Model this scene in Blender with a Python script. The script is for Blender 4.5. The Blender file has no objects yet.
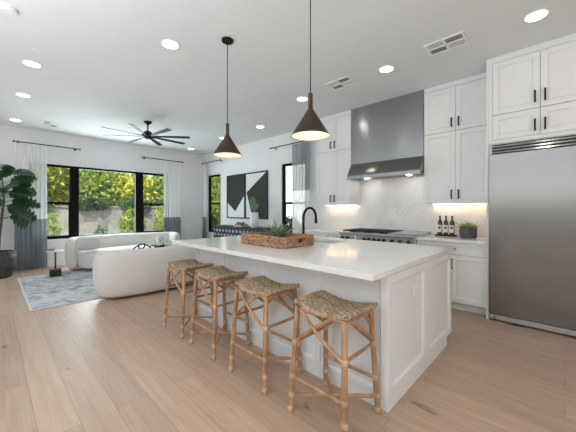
import bpy, bmesh, math, random
from mathutils import Vector, Matrix, noise
random.seed(7)
S = bpy.context.scene
COL = S.collection
PI = math.pi

# ------------------------------------------------------------------ camera
cam = bpy.data.objects.new('camera', bpy.data.cameras.new('camera'))
COL.objects.link(cam)
TH = math.atan(277 / 287.0)
cam.location = (0, 0, 1.29)
cam.rotation_euler = (PI / 2, 0, TH)
cam.data.sensor_width = 36.0
cam.data.lens = 36.0 * 287 / 576
cam.data.shift_y = -(216 - 210) / 576.0
cam.data.clip_start = 0.05
S.camera = cam

# ------------------------------------------------------------------ world, sun, exposure
w = bpy.data.worlds.new('sky'); S.world = w; w.use_nodes = True
nt = w.node_tree; nt.nodes.clear()
bg = nt.nodes.new('ShaderNodeBackground'); ou = nt.nodes.new('ShaderNodeOutputWorld')
tc = nt.nodes.new('ShaderNodeTexCoord'); sp = nt.nodes.new('ShaderNodeSeparateXYZ'); rp = nt.nodes.new('ShaderNodeValToRGB')
nt.links.new(tc.outputs['Generated'], sp.inputs[0]); nt.links.new(sp.outputs['Z'], rp.inputs[0])
rp.color_ramp.elements[0].position = 0.0; rp.color_ramp.elements[0].color = (0.86, 0.92, 1.0, 1)
rp.color_ramp.elements[1].position = 0.9; rp.color_ramp.elements[1].color = (0.45, 0.66, 1.0, 1)
nt.links.new(rp.outputs[0], bg.inputs[0]); bg.inputs[1].default_value = 1.2
nt.links.new(bg.outputs[0], ou.inputs[0])

sun = bpy.data.objects.new('sun', bpy.data.lights.new('sun', 'SUN')); COL.objects.link(sun)
sun.data.energy = 9.5; sun.data.angle = 0.02; sun.data.color = (1.0, 0.94, 0.82)
sun.rotation_euler = Vector((0.42, -0.55, 0.75)).to_track_quat('Z', 'Y').to_euler()

def area(name, loc, direction, sx, sy, power, color):
    a = bpy.data.objects.new(name, bpy.data.lights.new(name, 'AREA')); COL.objects.link(a)
    a.data.shape = 'RECTANGLE'; a.data.size = sx; a.data.size_y = sy; a.data.energy = power; a.data.color = color
    a.location = loc; a.rotation_euler = Vector(direction).to_track_quat('-Z', 'Z').to_euler()
    return a
# unseen fill lamp added behind the camera to brighten the ceiling
area('ceiling_fill_lamp', (-0.9, -1.5, 1.7), (0, 0.12, 1), 4.5, 1.8, 165, (0.90, 0.985, 1.03))
# unseen warm lamp added at the right and daylight through the living room windows
area('side_warm_lamp', (2.9, 0.4, 1.45), (-1, 0, 0.02), 2.4, 1.8, 36, (1.0, 0.80, 0.56))
area('window_daylight', (-8.62, 2.12, 1.5), (1, 0, -0.1), 2.9, 1.6, 215, (0.86, 0.95, 1.0))

S.view_settings.view_transform = 'Standard'
S.view_settings.look = 'None'
S.view_settings.exposure = 0.0
S.view_settings.gamma = 1.0
S.view_settings.use_curve_mapping = False

# ------------------------------------------------------------------ materials
def mat(name, col, rough=0.5, metal=0.0, **kw):
    m = bpy.data.materials.new(name); m.use_nodes = True
    b = m.node_tree.nodes['Principled BSDF']
    b.inputs['Base Color'].default_value = (*col, 1)
    b.inputs['Roughness'].default_value = rough
    b.inputs['Metallic'].default_value = metal
    for k, v in kw.items():
        b.inputs[k.replace('_', ' ')].default_value = v
    return m

def N(m, t, **kw):
    n = m.node_tree.nodes.new(t)
    for k, v in kw.items():
        if k in n.inputs: n.inputs[k].default_value = v
        else: setattr(n, k, v)
    return n
def L(m, a, b): m.node_tree.links.new(a, b)
def bsdf(m): return m.node_tree.nodes['Principled BSDF']

def coords(m, scale=(1, 1, 1), rot=(0, 0, 0)):
    t = N(m, 'ShaderNodeTexCoord'); mp = N(m, 'ShaderNodeMapping')
    mp.inputs['Scale'].default_value = scale; mp.inputs['Rotation'].default_value = rot
    L(m, t.outputs['Object'], mp.inputs[0]); return mp.outputs[0]

def noisy(m, c1, c2, scale=5, sc=(1, 1, 1), detail=4, lo=.35, hi=.65, bump=0.0, bscale=None, dist=.002, rot=(0, 0, 0)):
    v = coords(m, sc, rot)
    n = N(m, 'ShaderNodeTexNoise'); n.inputs['Scale'].default_value = scale; n.inputs['Detail'].default_value = detail
    L(m, v, n.inputs[0])
    r = N(m, 'ShaderNodeValToRGB')
    r.color_ramp.elements[0].position = lo; r.color_ramp.elements[0].color = (*c1, 1)
    r.color_ramp.elements[1].position = hi; r.color_ramp.elements[1].color = (*c2, 1)
    L(m, n.outputs[0], r.inputs[0]); L(m, r.outputs[0], bsdf(m).inputs['Base Color'])
    if bump:
        n2 = N(m, 'ShaderNodeTexNoise'); n2.inputs['Scale'].default_value = bscale or scale; L(m, v, n2.inputs[0])
        bp = N(m, 'ShaderNodeBump'); bp.inputs['Strength'].default_value = bump; bp.inputs['Distance'].default_value = dist
        L(m, n2.outputs[0], bp.inputs['Height']); L(m, bp.outputs[0], bsdf(m).inputs['Normal'])
    return m

M = {}
M['wall'] = noisy(mat('wall_paint', (.8, .8, .8), .85), (.77, .78, .79), (.80, .81, .82), 1.5)
M['ceiling'] = noisy(mat('ceiling_paint', (.8, .8, .8), .9), (.745, .775, .785), (.77, .80, .81), 1.2, bump=.06, bscale=160)
M['trim'] = mat('trim_paint', (.84, .845, .85), .4)
M['cabinet'] = noisy(mat('cabinet_paint', (.8, .8, .8), .38), (.78, .785, .785), (.80, .805, .805), 2)
M['black'] = mat('black_metal', (.008, .008, .009), .5, 0, Specular_IOR_Level=.25)
M['window_black'] = mat('black_window_frame', (.004, .004, .004), .6, 0, Specular_IOR_Level=.12)
M['gap'] = mat('shadow_gap', (.05, .05, .05), .9)  # dark colour standing in for the shade in the door gaps
M['quartz'] = noisy(mat('white_quartz', (.85, .84, .82), .12), (.82, .81, .79), (.86, .855, .845), 3, detail=8)
M['tile'] = noisy(mat('white_gloss_tile', (.8, .78, .76), .22), (.76, .755, .75), (.82, .815, .81), 6)
M['grout'] = mat('grout', (.72, .71, .70), .9)

def steel(name, col, rough, rot=0, aniso=.75, st=(1, 1, 120)):
    m = mat(name, col, rough, 1.0); b = bsdf(m)
    b.inputs['Anisotropic'].default_value = aniso; b.inputs['Anisotropic Rotation'].default_value = .25
    tg = N(m, 'ShaderNodeTangent'); tg.direction_type = 'RADIAL'; tg.axis = 'Z'; L(m, tg.outputs[0], b.inputs['Tangent'])
    v = coords(m, st); n = N(m, 'ShaderNodeTexNoise'); n.inputs['Scale'].default_value = 3; n.inputs['Detail'].default_value = 6
    L(m, v, n.inputs[0])
    mr = N(m, 'ShaderNodeMapRange'); mr.inputs['To Min'].default_value = rough * .85; mr.inputs['To Max'].default_value = rough * 1.2
    L(m, n.outputs[0], mr.inputs[0]); L(m, mr.outputs[0], b.inputs['Roughness'])
    bp = N(m, 'ShaderNodeBump'); bp.inputs['Strength'].default_value = .008; bp.inputs['Distance'].default_value = .001
    L(m, n.outputs[0], bp.inputs['Height']); L(m, bp.outputs[0], b.inputs['Normal'])
    return m
M['steel'] = steel('brushed_stainless', (.245, .235, .22), .17)
M['hood_steel'] = steel('hood_stainless', (.40, .415, .42), .20)
M['range_steel'] = steel('range_stainless', (.52, .53, .54), .28)
M['chrome'] = mat('polished_steel', (.6, .6, .6), .15, 1)
M['iron'] = mat('cast_iron', (.02, .02, .02), .6, .2)
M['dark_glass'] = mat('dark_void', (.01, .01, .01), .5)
M['bronze'] = noisy(mat('dark_bronze', (.05, .035, .028), .42, .85), (.075, .052, .042), (.10, .07, .056), 8)
M['shade_inner'] = mat('white_shade_inside', (.85, .8, .72), .6)

def emit(name, col, s):
    m = mat(name, (.9, .9, .9), .5); b = bsdf(m)
    b.inputs['Emission Color'].default_value = (*col, 1); b.inputs['Emission Strength'].default_value = s
    return m
M['lamp'] = emit('lamp_diffuser', (1, .90, .76), 14)
M['bulb'] = emit('pendant_bulb', (1, .80, .60), 38)
M['strip'] = emit('led_strip', (1, .68, .44), 42)
M['hood_lamp'] = emit('hood_lamp', (1, .93, .8), 60)

# oak floor
def oak():
    m = mat('oak_floor', (.4, .3, .2), .46, 0, Specular_IOR_Level=1.0); b = bsdf(m)
    v = coords(m)
    br = N(m, 'ShaderNodeTexBrick'); br.offset = .37; br.offset_frequency = 2
    for k, val in (('Scale', 1.0), ('Mortar Size', .0016), ('Mortar Smooth', .3), ('Bias', 0.0), ('Brick Width', 2.1), ('Row Height', .19)):
        br.inputs[k].default_value = val
    br.inputs['Color1'].default_value = (.0, .0, .0, 1); br.inputs['Color2'].default_value = (1, 1, 1, 1); br.inputs['Mortar'].default_value = (.5, .5, .5, 1)
    L(m, v, br.inputs[0])
    # shift the grain from board to board
    mul = N(m, 'ShaderNodeVectorMath', operation='MULTIPLY_ADD'); mul.inputs[1].default_value = (7, 3, 5)
    L(m, br.outputs['Color'], mul.inputs[0]); L(m, v, mul.inputs[2])
    mp = N(m, 'ShaderNodeMapping'); mp.inputs['Scale'].default_value = (.9, 11, 1); L(m, mul.outputs[0], mp.inputs[0])
    gr = N(m, 'ShaderNodeTexNoise'); gr.inputs['Scale'].default_value = 2.2; gr.inputs['Detail'].default_value = 8; gr.inputs['Distortion'].default_value = .6
    L(m, mp.outputs[0], gr.inputs[0])
    ra = N(m, 'ShaderNodeValToRGB'); e = ra.color_ramp.elements
    e[0].position = .28; e[0].color = (.45, .295, .205, 1); e[1].position = .72; e[1].color = (.56, .40, .30, 1)
    L(m, gr.outputs[0], ra.inputs[0])
    hue = N(m, 'ShaderNodeValToRGB'); e = hue.color_ramp.elements
    e[0].color = (.88, .87, .87, 1); e[1].color = (1.08, 1.08, 1.07, 1)
    L(m, br.outputs['Color'], hue.inputs[0])
    mx = N(m, 'ShaderNodeMix', data_type='RGBA', blend_type='MULTIPLY'); mx.inputs['Factor'].default_value = 1
    L(m, ra.outputs[0], mx.inputs['A']); L(m, hue.outputs[0], mx.inputs['B'])
    # knots
    kn = N(m, 'ShaderNodeTexNoise'); kn.inputs['Scale'].default_value = 3.4; kn.inputs['Detail'].default_value = 3
    mp2 = N(m, 'ShaderNodeMapping'); mp2.inputs['Scale'].default_value = (.8, 1.8, 1); L(m, mul.outputs[0], mp2.inputs[0]); L(m, mp2.outputs[0], kn.inputs[0])
    kr = N(m, 'ShaderNodeValToRGB'); e = kr.color_ramp.elements
    e[0].position = .24; e[0].color = (.42, .38, .36, 1); e[1].position = .31; e[1].color = (1, 1, 1, 1)
    L(m, kn.outputs[0], kr.inputs[0])
    mk = N(m, 'ShaderNodeMix', data_type='RGBA', blend_type='MULTIPLY'); mk.inputs['Factor'].default_value = 1
    L(m, mx.outputs['Result'], mk.inputs['A']); L(m, kr.outputs[0], mk.inputs['B'])
    mo = N(m, 'ShaderNodeMix', data_type='RGBA'); mo.inputs['B'].default_value = (.17, .115, .085, 1)
    fm = N(m, 'ShaderNodeMath', operation='MULTIPLY'); fm.inputs[1].default_value = .75
    L(m, br.outputs['Fac'], fm.inputs[0]); L(m, fm.outputs[0], mo.inputs['Factor'])
    L(m, mk.outputs['Result'], mo.inputs['A']); L(m, mo.outputs['Result'], b.inputs['Base Color'])
    bp = N(m, 'ShaderNodeBump'); bp.inputs['Strength'].default_value = .12; bp.inputs['Distance'].default_value = .002; bp.invert = True
    L(m, br.outputs['Fac'], bp.inputs['Height']); L(m, bp.outputs[0], b.inputs['Normal'])
    return m
M['oak'] = oak()

def rattan(name, c1, c2):
    m = noisy(mat(name, c1, .45), c1, c2, 14, (1, 1, .35), bump=.25, bscale=40, dist=.002)
    return m
M['cane'] = rattan('rattan_cane', (.33, .165, .085), (.52, .31, .175))
M['binding'] = rattan('cane_binding', (.42, .27, .16), (.64, .46, .31))

def woven(name, c1, c2, c3, su, sv, bump=.9):
    m = mat(name, c1, .75); b = bsdf(m); v = coords(m)
    br = N(m, 'ShaderNodeTexBrick'); br.offset = .5
    for k, val in (('Scale', 1.0), ('Mortar Size', .0022), ('Mortar Smooth', .9), ('Bias', 0.0), ('Brick Width', su), ('Row Height', sv)):
        br.inputs[k].default_value = val
    br.inputs['Color1'].default_value = (*c1, 1); br.inputs['Color2'].default_value = (*c2, 1); br.inputs['Mortar'].default_value = (*c3, 1)
    n = N(m, 'ShaderNodeTexNoise'); n.inputs['Scale'].default_value = 30; L(m, v, n.inputs[0])
    ad = N(m, 'ShaderNodeVectorMath', operation='MULTIPLY_ADD'); ad.inputs[1].default_value = (.02, .02, .02)
    L(m, n.outputs['Color'], ad.inputs[0]); L(m, v, ad.inputs[2])
    sep = N(m, 'ShaderNodeSeparateXYZ'); L(m, ad.outputs[0], sep.inputs[0])
    return m, br, ad, sep
# woven seat: pattern in x/y
m_, br_, ad_, sep_ = woven('woven_hyacinth', (.33, .22, .14), (.56, .42, .29), (.13, .08, .05), .034, .013)
L(m_, ad_.outputs[0], br_.inputs[0]); L(m_, br_.outputs['Color'], bsdf(m_).inputs['Base Color'])
bp_ = N(m_, 'ShaderNodeBump'); bp_.inputs['Strength'].default_value = .8; bp_.inputs['Distance'].default_value = .006; bp_.invert = True
L(m_, br_.outputs['Fac'], bp_.inputs['Height']); L(m_, bp_.outputs[0], bsdf(m_).inputs['Normal'])
M['seat'] = m_
# basket: noisy strands
M['basket'] = noisy(mat('seagrass_basket', (.4, .2, .1), .7), (.20, .09, .045), (.66, .40, .24), 55, (1, 1, 1.6), detail=3, lo=.38, hi=.62, bump=.9, bscale=60, dist=.01)

def boucle():
    m = noisy(mat('white_boucle', (.7, .66, .6), .95), (.70, .67, .63), (.75, .72, .68), 60, bump=.35, bscale=160, dist=.003)
    bsdf(m).inputs['Sheen Weight'].default_value = .3
    return m
M['boucle'] = boucle()
M['cushion'] = noisy(mat('cream_cushion', (.7, .68, .65), .9), (.60, .585, .56), (.66, .645, .62), 50, bump=.3, bscale=140)

def rug_mat():
    m = mat('rug_pile', (.5, .5, .5), .95)
    v = coords(m); n = N(m, 'ShaderNodeTexNoise'); n.inputs['Scale'].default_value = 4.2; n.inputs['Detail'].default_value = 12
    n.inputs['Distortion'].default_value = 1.6; L(m, v, n.inputs[0])
    r = N(m, 'ShaderNodeValToRGB'); e = r.color_ramp.elements
    e[0].position = .34; e[0].color = (.26, .28, .31, 1); e[1].position = .62; e[1].color = (.60, .60, .60, 1)
    x = e.new(.48); x.color = (.45, .465, .49, 1)
    L(m, n.outputs[0], r.inputs[0]); L(m, r.outputs[0], bsdf(m).inputs['Base Color'])
    return m
M['rug'] = rug_mat()
M['rug_border'] = mat('rug_border', (.62, .62, .62), .95)

def sheer(name, col, alpha):
    m = bpy.data.materials.new(name); m.use_nodes = True; t = m.node_tree; t.nodes.clear()
    o = t.nodes.new('ShaderNodeOutputMaterial'); d = t.nodes.new('ShaderNodeBsdfDiffuse'); tl = t.nodes.new('ShaderNodeBsdfTranslucent')
    tr = t.nodes.new('ShaderNodeBsdfTransparent'); a = t.nodes.new('ShaderNodeMixShader'); b = t.nodes.new('ShaderNodeMixShader')
    d.inputs[0].default_value = (*col, 1); tl.inputs[0].default_value = (*col, 1)
    a.inputs[0].default_value = .5; b.inputs[0].default_value = alpha
    t.links.new(d.outputs[0], a.inputs[1]); t.links.new(tl.outputs[0], a.inputs[2])
    t.links.new(tr.outputs[0], b.inputs[1]); t.links.new(a.outputs[0], b.inputs[2]); t.links.new(b.outputs[0], o.inputs[0])
    return m
M['sheer_white'] = sheer('sheer_white', (.97, .97, .98), .66)
M['sheer_grey'] = sheer('sheer_grey', (.30, .33, .38), .86)
M['sheer_smoke'] = sheer('sheer_smoke', (.42, .45, .48), .8)

def glass():
    m = bpy.data.materials.new('window_glass'); m.use_nodes = True; t = m.node_tree; t.nodes.clear()
    o = t.nodes.new('ShaderNodeOutputMaterial'); g = t.nodes.new('ShaderNodeBsdfGlossy'); g.inputs['Roughness'].default_value = .02
    tr = t.nodes.new('ShaderNodeBsdfTransparent'); tr.inputs[0].default_value = (.95, .97, .96, 1); mx = t.nodes.new('ShaderNodeMixShader')
    fr = t.nodes.new('ShaderNodeMath'); fr.inputs[0].default_value = .03; fr.inputs[1].default_value = 0
    t.links.new(fr.outputs[0], mx.inputs[0]); t.links.new(tr.outputs[0], mx.inputs[1]); t.links.new(g.outputs[0], mx.inputs[2]); t.links.new(mx.outputs[0], o.inputs[0])
    return m
M['glass'] = glass()

def leafy(name, c1, c2, scale=3.0, trans=.25, rough=.5):
    m = noisy(mat(name, c1, rough), c1, c2, scale, detail=6, lo=.38, hi=.62)
    if trans:
        t = m.node_tree; b = bsdf(m); o = t.nodes['Material Output']
        tl = N(m, 'ShaderNodeBsdfTranslucent'); mx = N(m, 'ShaderNodeMixShader'); mx.inputs[0].default_value = .25
        L(m, b.inputs['Base Color'].links[0].from_socket, tl.inputs[0])
        L(m, b.outputs[0], mx.inputs[1]); L(m, tl.outputs[0], mx.inputs[2]); L(m, mx.outputs[0], o.inputs['Surface'])
    return m
M['hedge_yellow'] = leafy('yellow_green_leaves', (.13, .20, .02), (.72, .68, .10), 5)
M['hedge_green'] = leafy('green_leaves', (.08, .17, .02), (.42, .50, .09), 5)
M['hedge_dark'] = leafy('dark_green_leaves', (.02, .05, .015), (.09, .17, .04), 1.5)
M['bark'] = noisy(mat('bark', (.12, .09, .06), .9), (.07, .05, .035), (.18, .14, .1), 12, (1, 1, .2))
M['indoor_leaf'] = leafy('glossy_indoor_leaf', (.008, .035, .012), (.025, .085, .03), 6, 0, .28)
M['fern_leaf'] = leafy('fern_leaf', (.03, .12, .03), (.08, .25, .07), 20, 0, .45)
M['succulent'] = leafy('succulent_leaf', (.10, .17, .11), (.25, .32, .22), 18, 0, .5)
M['herb'] = leafy('herb_leaf', (.16, .24, .05), (.42, .48, .14), 40, 0, .5)
M['stucco'] = noisy(mat('garden_stucco', (.5, .46, .42), .95), (.22, .205, .19), (.33, .31, .285), 2.5, bump=.3, bscale=70)
M['neighbour'] = mat('neighbour_stucco', (.85, .85, .84), .95)
M['soil'] = noisy(mat('soil', (.05, .035, .025), 1), (.03, .02, .015), (.08, .06, .04), 30)
M['ground'] = noisy(mat('gravel_ground', (.4, .36, .3), 1), (.3, .27, .22), (.48, .43, .37), 9)
M['pot_dark'] = noisy(mat('dark_ceramic', (.05, .05, .055), .6), (.035, .035, .04), (.075, .072, .075), 10)
M['pot_grey'] = noisy(mat('grey_concrete_pot', (.1, .1, .105), .8), (.06, .062, .068), (.13, .13, .135), 60, bump=.5, bscale=120)
M['white_ceramic'] = mat('white_ceramic', (.82, .82, .82), .35)
M['marble'] = noisy(mat('white_marble', (.85, .85, .85), .2), (.68, .68, .7), (.86, .86, .86), 4, detail=10, lo=.3, hi=.5)
M['wood_brown'] = noisy(mat('brown_leather_cover', (.25, .08, .04), .5), (.20, .07, .035), (.34, .13, .07), 20)
M['wood_mid'] = noisy(mat('walnut', (.2, .1, .05), .5), (.16, .085, .045), (.26, .15, .08), 8, (1, 6, 1))
M['bottle'] = mat('amber_glass', (.055, .035, .012), .12, 0, IOR=1.5)
M['paper'] = mat('label_paper', (.78, .77, .76), .7)
M['ink'] = mat('label_ink', (.04, .04, .04), .7)
M['flower'] = noisy(mat('cream_petals', (.8, .82, .7), .8), (.74, .77, .60), (.90, .90, .85), 28)
M['art_dark'] = mat('charcoal_paint', (.028, .026, .024), .8)
M['art_white'] = mat('canvas_white', (.74, .75, .77), .8)
M['outlet'] = mat('outlet_plastic', (.86, .86, .86), .3)
M['book_cream'] = mat('cream_book', (.55, .5, .43), .7)
M['vent_dark'] = mat('vent_void', (.10, .10, .10), .9)

def console_front():
    m = mat('inlaid_navy_front', (.02, .03, .045), .5, 0, Specular_IOR_Level=.2); b = bsdf(m)
    t = N(m, 'ShaderNodeTexCoord'); s = N(m, 'ShaderNodeSeparateXYZ'); L(m, t.outputs['Object'], s.inputs[0])
    def mth(op, a, bb=None):
        n = N(m, 'ShaderNodeMath', operation=op)
        for i, q in enumerate((a, bb)):
            if q is None: continue
            if isinstance(q, (int, float)): n.inputs[i].default_value = q
            else: L(m, q, n.inputs[i])
        return n.outputs[0]
    row = mth('FLOOR', mth('DIVIDE', s.outputs['Z'], .115))
    off = mth('MULTIPLY', row, .5)
    fx = mth('ABSOLUTE', mth('SUBTRACT', mth('FRACT', mth('ADD', mth('DIVIDE', s.outputs['X'], .15), off)), .5))
    fz = mth('ABSOLUTE', mth('SUBTRACT', mth('FRACT', mth('DIVIDE', s.outputs['Z'], .115)), .5))
    r = mth('ADD', fx, fz)
    inn = mth('MULTIPLY', mth('LESS_THAN', r, .36), mth('GREATER_THAN', r, .20))
    mx = N(m, 'ShaderNodeMix', data_type='RGBA'); mx.inputs['A'].default_value = (.015, .022, .034, 1); mx.inputs['B'].default_value = (.50, .53, .56, 1)
    L(m, inn, mx.inputs['Factor']); L(m, mx.outputs['Result'], b.inputs['Base Color'])
    return m
M['console_front'] = console_front()
M['navy'] = mat('dark_navy_lacquer', (.012, .018, .028), .5, 0, Specular_IOR_Level=.2)

# ------------------------------------------------------------------ mesh helpers
class MB:
    """collects polygons for one mesh"""
    def __init__(s): s.v = []; s.f = []
    def add(s, vs, fs):
        o = len(s.v); s.v += [tuple(v) for v in vs]; s.f += [tuple(i + o for i in f) for f in fs]; return s
    def box(s, a, b):
        x0, y0, z0 = a; x1, y1, z1 = b
        return s.add([(x0, y0, z0), (x1, y0, z0), (x1, y1, z0), (x0, y1, z0), (x0, y0, z1), (x1, y0, z1), (x1, y1, z1), (x0, y1, z1)],
                     [(0, 3, 2, 1), (4, 5, 6, 7), (0, 1, 5, 4), (1, 2, 6, 5), (2, 3, 7, 6), (3, 0, 4, 7)])
    def prism(s, poly, z0, z1, T=None):
        """polygon in xy (counter-clockwise) extruded along z, optional transform"""
        n = len(poly)
        vs = [Vector((p[0], p[1], z0)) for p in poly] + [Vector((p[0], p[1], z1)) for p in poly]
        if T: vs = [T @ v for v in vs]
        fs = [tuple(range(n))[::-1], tuple(range(n, 2 * n))] + [(i, (i + 1) % n, n + (i + 1) % n, n + i) for i in range(n)]
        return s.add(vs, fs)
    def lathe(s, prof, n=28, c=(0, 0, 0), ripple=0, rn=0):
        o = len(s.v); fs = []
        for (r, z) in prof:
            for i in range(n):
                a = 2 * PI * i / n; q = r * (1 + ripple * math.cos(rn * a))
                s.v.append((c[0] + q * math.cos(a), c[1] + q * math.sin(a), c[2] + z))
        for k in range(len(prof) - 1):
            for i in range(n):
                j = (i + 1) % n
                s.f.append((o + k * n + i, o + k * n + j, o + (k + 1) * n + j, o + (k + 1) * n + i))
        s.f.append(tuple(o + i for i in range(n))[::-1]); k = (len(prof) - 1) * n
        s.f.append(tuple(o + k + i for i in range(n)))
        return s
    def tube(s, pts, r, n=10, close=False):
        pts = [Vector(p) for p in pts]; rr = r if isinstance(r, (list, tuple)) else [r] * len(pts)
        o = len(s.v); up = None
        for i, p in enumerate(pts):
            if close: t = pts[(i + 1) % len(pts)] - pts[i - 1]
            else: t = pts[min(i + 1, len(pts) - 1)] - pts[max(i - 1, 0)]
            t.normalize()
            if up is None:
                up = Vector((0, 0, 1)) if abs(t.z) < .9 else Vector((1, 0, 0))
            a = t.cross(up).normalized(); b = a.cross(t).normalized(); up = b
            for k in range(n):
                an = 2 * PI * k / n; s.v.append(tuple(p + (a * math.cos(an) + b * math.sin(an)) * rr[i]))
        m = len(pts)
        for i in range(m if close else m - 1):
            for k in range(n):
                j = (k + 1) % n; i2 = (i + 1) % m
                s.f.append((o + i * n + k, o + i * n + j, o + i2 * n + j, o + i2 * n + k))
        if not close:
            s.f.append(tuple(o + k for k in range(n))[::-1]); s.f.append(tuple(o + (m - 1) * n + k for k in range(n)))
        return s
    def ball(s, c, r, n=12, m=8, sq=(1, 1, 1)):
        prof = []
        o = len(s.v)
        for k in range(m + 1):
            ph = -PI / 2 + PI * k / m
            q = max(math.cos(ph), 1e-3)
            for i in range(n):
                a = 2 * PI * i / n
                s.v.append((c[0] + r * sq[0] * q * math.cos(a), c[1] + r * sq[1] * q * math.sin(a), c[2] + r * sq[2] * math.sin(ph)))
        for k in range(m):
            for i in range(n):
                j = (i + 1) % n; s.f.append((o + k * n + i, o + k * n + j, o + (k + 1) * n + j, o + (k + 1) * n + i))
        return s
    def xform(s, T): s.v = [tuple(T @ Vector(v)) for v in s.v]; return s
    def build(s, name, m, parent=None, smooth=False, bevel=0, loc=None, seg=2):
        me = bpy.data.meshes.new(name); me.from_pydata(s.v, [], s.f); me.update()
        bm = bmesh.new(); bm.from_mesh(me); bmesh.ops.recalc_face_normals(bm, faces=bm.faces); bm.to_mesh(me); bm.free()
        me.materials.append(m)
        o = bpy.data.objects.new(name, me); COL.objects.link(o)
        if parent: o.parent = parent
        if loc: o.location = loc
        if bevel:
            b = o.modifiers.new('bevel', 'BEVEL'); b.width = bevel; b.segments = seg; b.limit_method = 'ANGLE'; b.angle_limit = .6
        if smooth or bevel:
            for p in me.polygons: p.use_smooth = True
            if bevel or smooth == 'auto':
                try:
                    me.set_sharp_from_angle(angle=.6)
                except Exception: pass
        return o

def tag(o, label, cat, group=None, kind=None):
    o['label'] = label; o['category'] = cat
    if group: o['group'] = group
    if kind: o['kind'] = kind
    return o
def thing(name, label, cat, loc=(0, 0, 0), rz=0, group=None):
    o = bpy.data.objects.new(name, None); COL.objects.link(o); o.empty_display_size = .1
    o.location = loc; o.rotation_euler = (0, 0, rz)
    return tag(o, label, cat, group)
def struct(o): o['kind'] = 'structure'; return o
def dup(root, loc=None, label=None, rz=None):
    r = root.copy(); COL.objects.link(r)
    if loc: r.location = loc
    if rz is not None: r.rotation_euler = (0, 0, rz)
    if label: r['label'] = label
    for ch in list(root.children):
        c = ch.copy(); COL.objects.link(c); c.parent = r
        for g in list(ch.children):
            d = g.copy(); COL.objects.link(d); d.parent = c
    return r

def slab_hole(mb, x0, x1, y0, y1, hx0, hx1, hy0, hy1, z0, z1):
    o = [(x0, y0), (x1, y0), (x1, y1), (x0, y1)]; h = [(hx0, hy0), (hx1, hy0), (hx1, hy1), (hx0, hy1)]
    vs = [(x, y, z) for z in (z0, z1) for (x, y) in o + h]
    fs = []
    for i in range(4):
        j = (i + 1) % 4
        fs += [(i, j, 4 + j, 4 + i), (8 + i, 8 + j, 12 + j, 12 + i), (i, j, 8 + j, 8 + i), (4 + i, 4 + j, 12 + j, 12 + i)]
    return mb.add(vs, fs)

def wall_with_holes(name, axis, at, thick, a0, a1, z0, z1, holes, m):
    """wall whose plane is at `at` on `axis` ('x' or 'y'); holes = [(a,b,za,zb)]; one welded mesh"""
    us = sorted({a0, a1, *[h[0] for h in holes], *[h[1] for h in holes]})
    zs = sorted({z0, z1, *[h[2] for h in holes], *[h[3] for h in holes]})
    mb = MB()
    for i in range(len(us) - 1):
        for k in range(len(zs) - 1):
            cu = (us[i] + us[i + 1]) / 2; cz = (zs[k] + zs[k + 1]) / 2
            if any(h[0] < cu < h[1] and h[2] < cz < h[3] for h in holes): continue
            if axis == 'x': mb.box((min(at, at + thick), us[i], zs[k]), (max(at, at + thick), us[i + 1], zs[k + 1]))
            else: mb.box((us[i], min(at, at + thick), zs[k]), (us[i + 1], max(at, at + thick), zs[k + 1]))
    return struct(mb.build(name, m))

# ------------------------------------------------------------------ room shell
XL, YK, XR, YF, ZC = -8.42, 4.77, 2.7, -3.1, 3.07
struct(MB().box((XL - .2, YF - .2, -.12), (XR + .2, YK + .2, 0)).build('floor', M['oak']))
struct(MB().box((XL - .2, YF - .2, ZC), (XR + .2, YK + .2, ZC + .12)).build('ceiling', M['ceiling']))
struct(MB().box((XL - .2, YF - 1.3, ZC + .02), (XR + .2, YF - .2, ZC + .14)).build('added_eave', M['trim']))  # unseen eave added to shorten the sun patch behind the camera
W1 = (.58, 3.66, .62, 2.335)
W2 = (-8.13, -7.40, .60, 2.37); W3 = (-4.82, -4.05, .60, 2.37)
wall_with_holes('wall_left', 'x', XL, -.18, YF - .2, YK + .2, 0, ZC, [W1], M['wall'])
wall_with_holes('wall_back', 'y', YK, .12, XL, XR, 0, ZC, [W2, W3], M['wall'])
wall_with_holes('wall_right', 'x', XR, .18, YF - .2, YK + .2, 0, ZC, [(-.8, 1.8, .4, 2.4)], M['wall'])
wall_with_holes('wall_front', 'y', YF, -.18, XL, XR, 0, ZC, [(-8.0, -3.2, .02, 2.55)], M['wall'])
for nm, a, b in (('baseboard_left', (XL, YF, 0), (XL + .016, YK, .14)), ('baseboard_back', (XL + .02, YK - .016, 0), (-3.62, YK, .14)),
                 ('baseboard_right', (XR - .016, YF, 0), (XR, YK, .14))):
    struct(MB().box(a, b).build(nm, M['trim'], bevel=.004))

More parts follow.
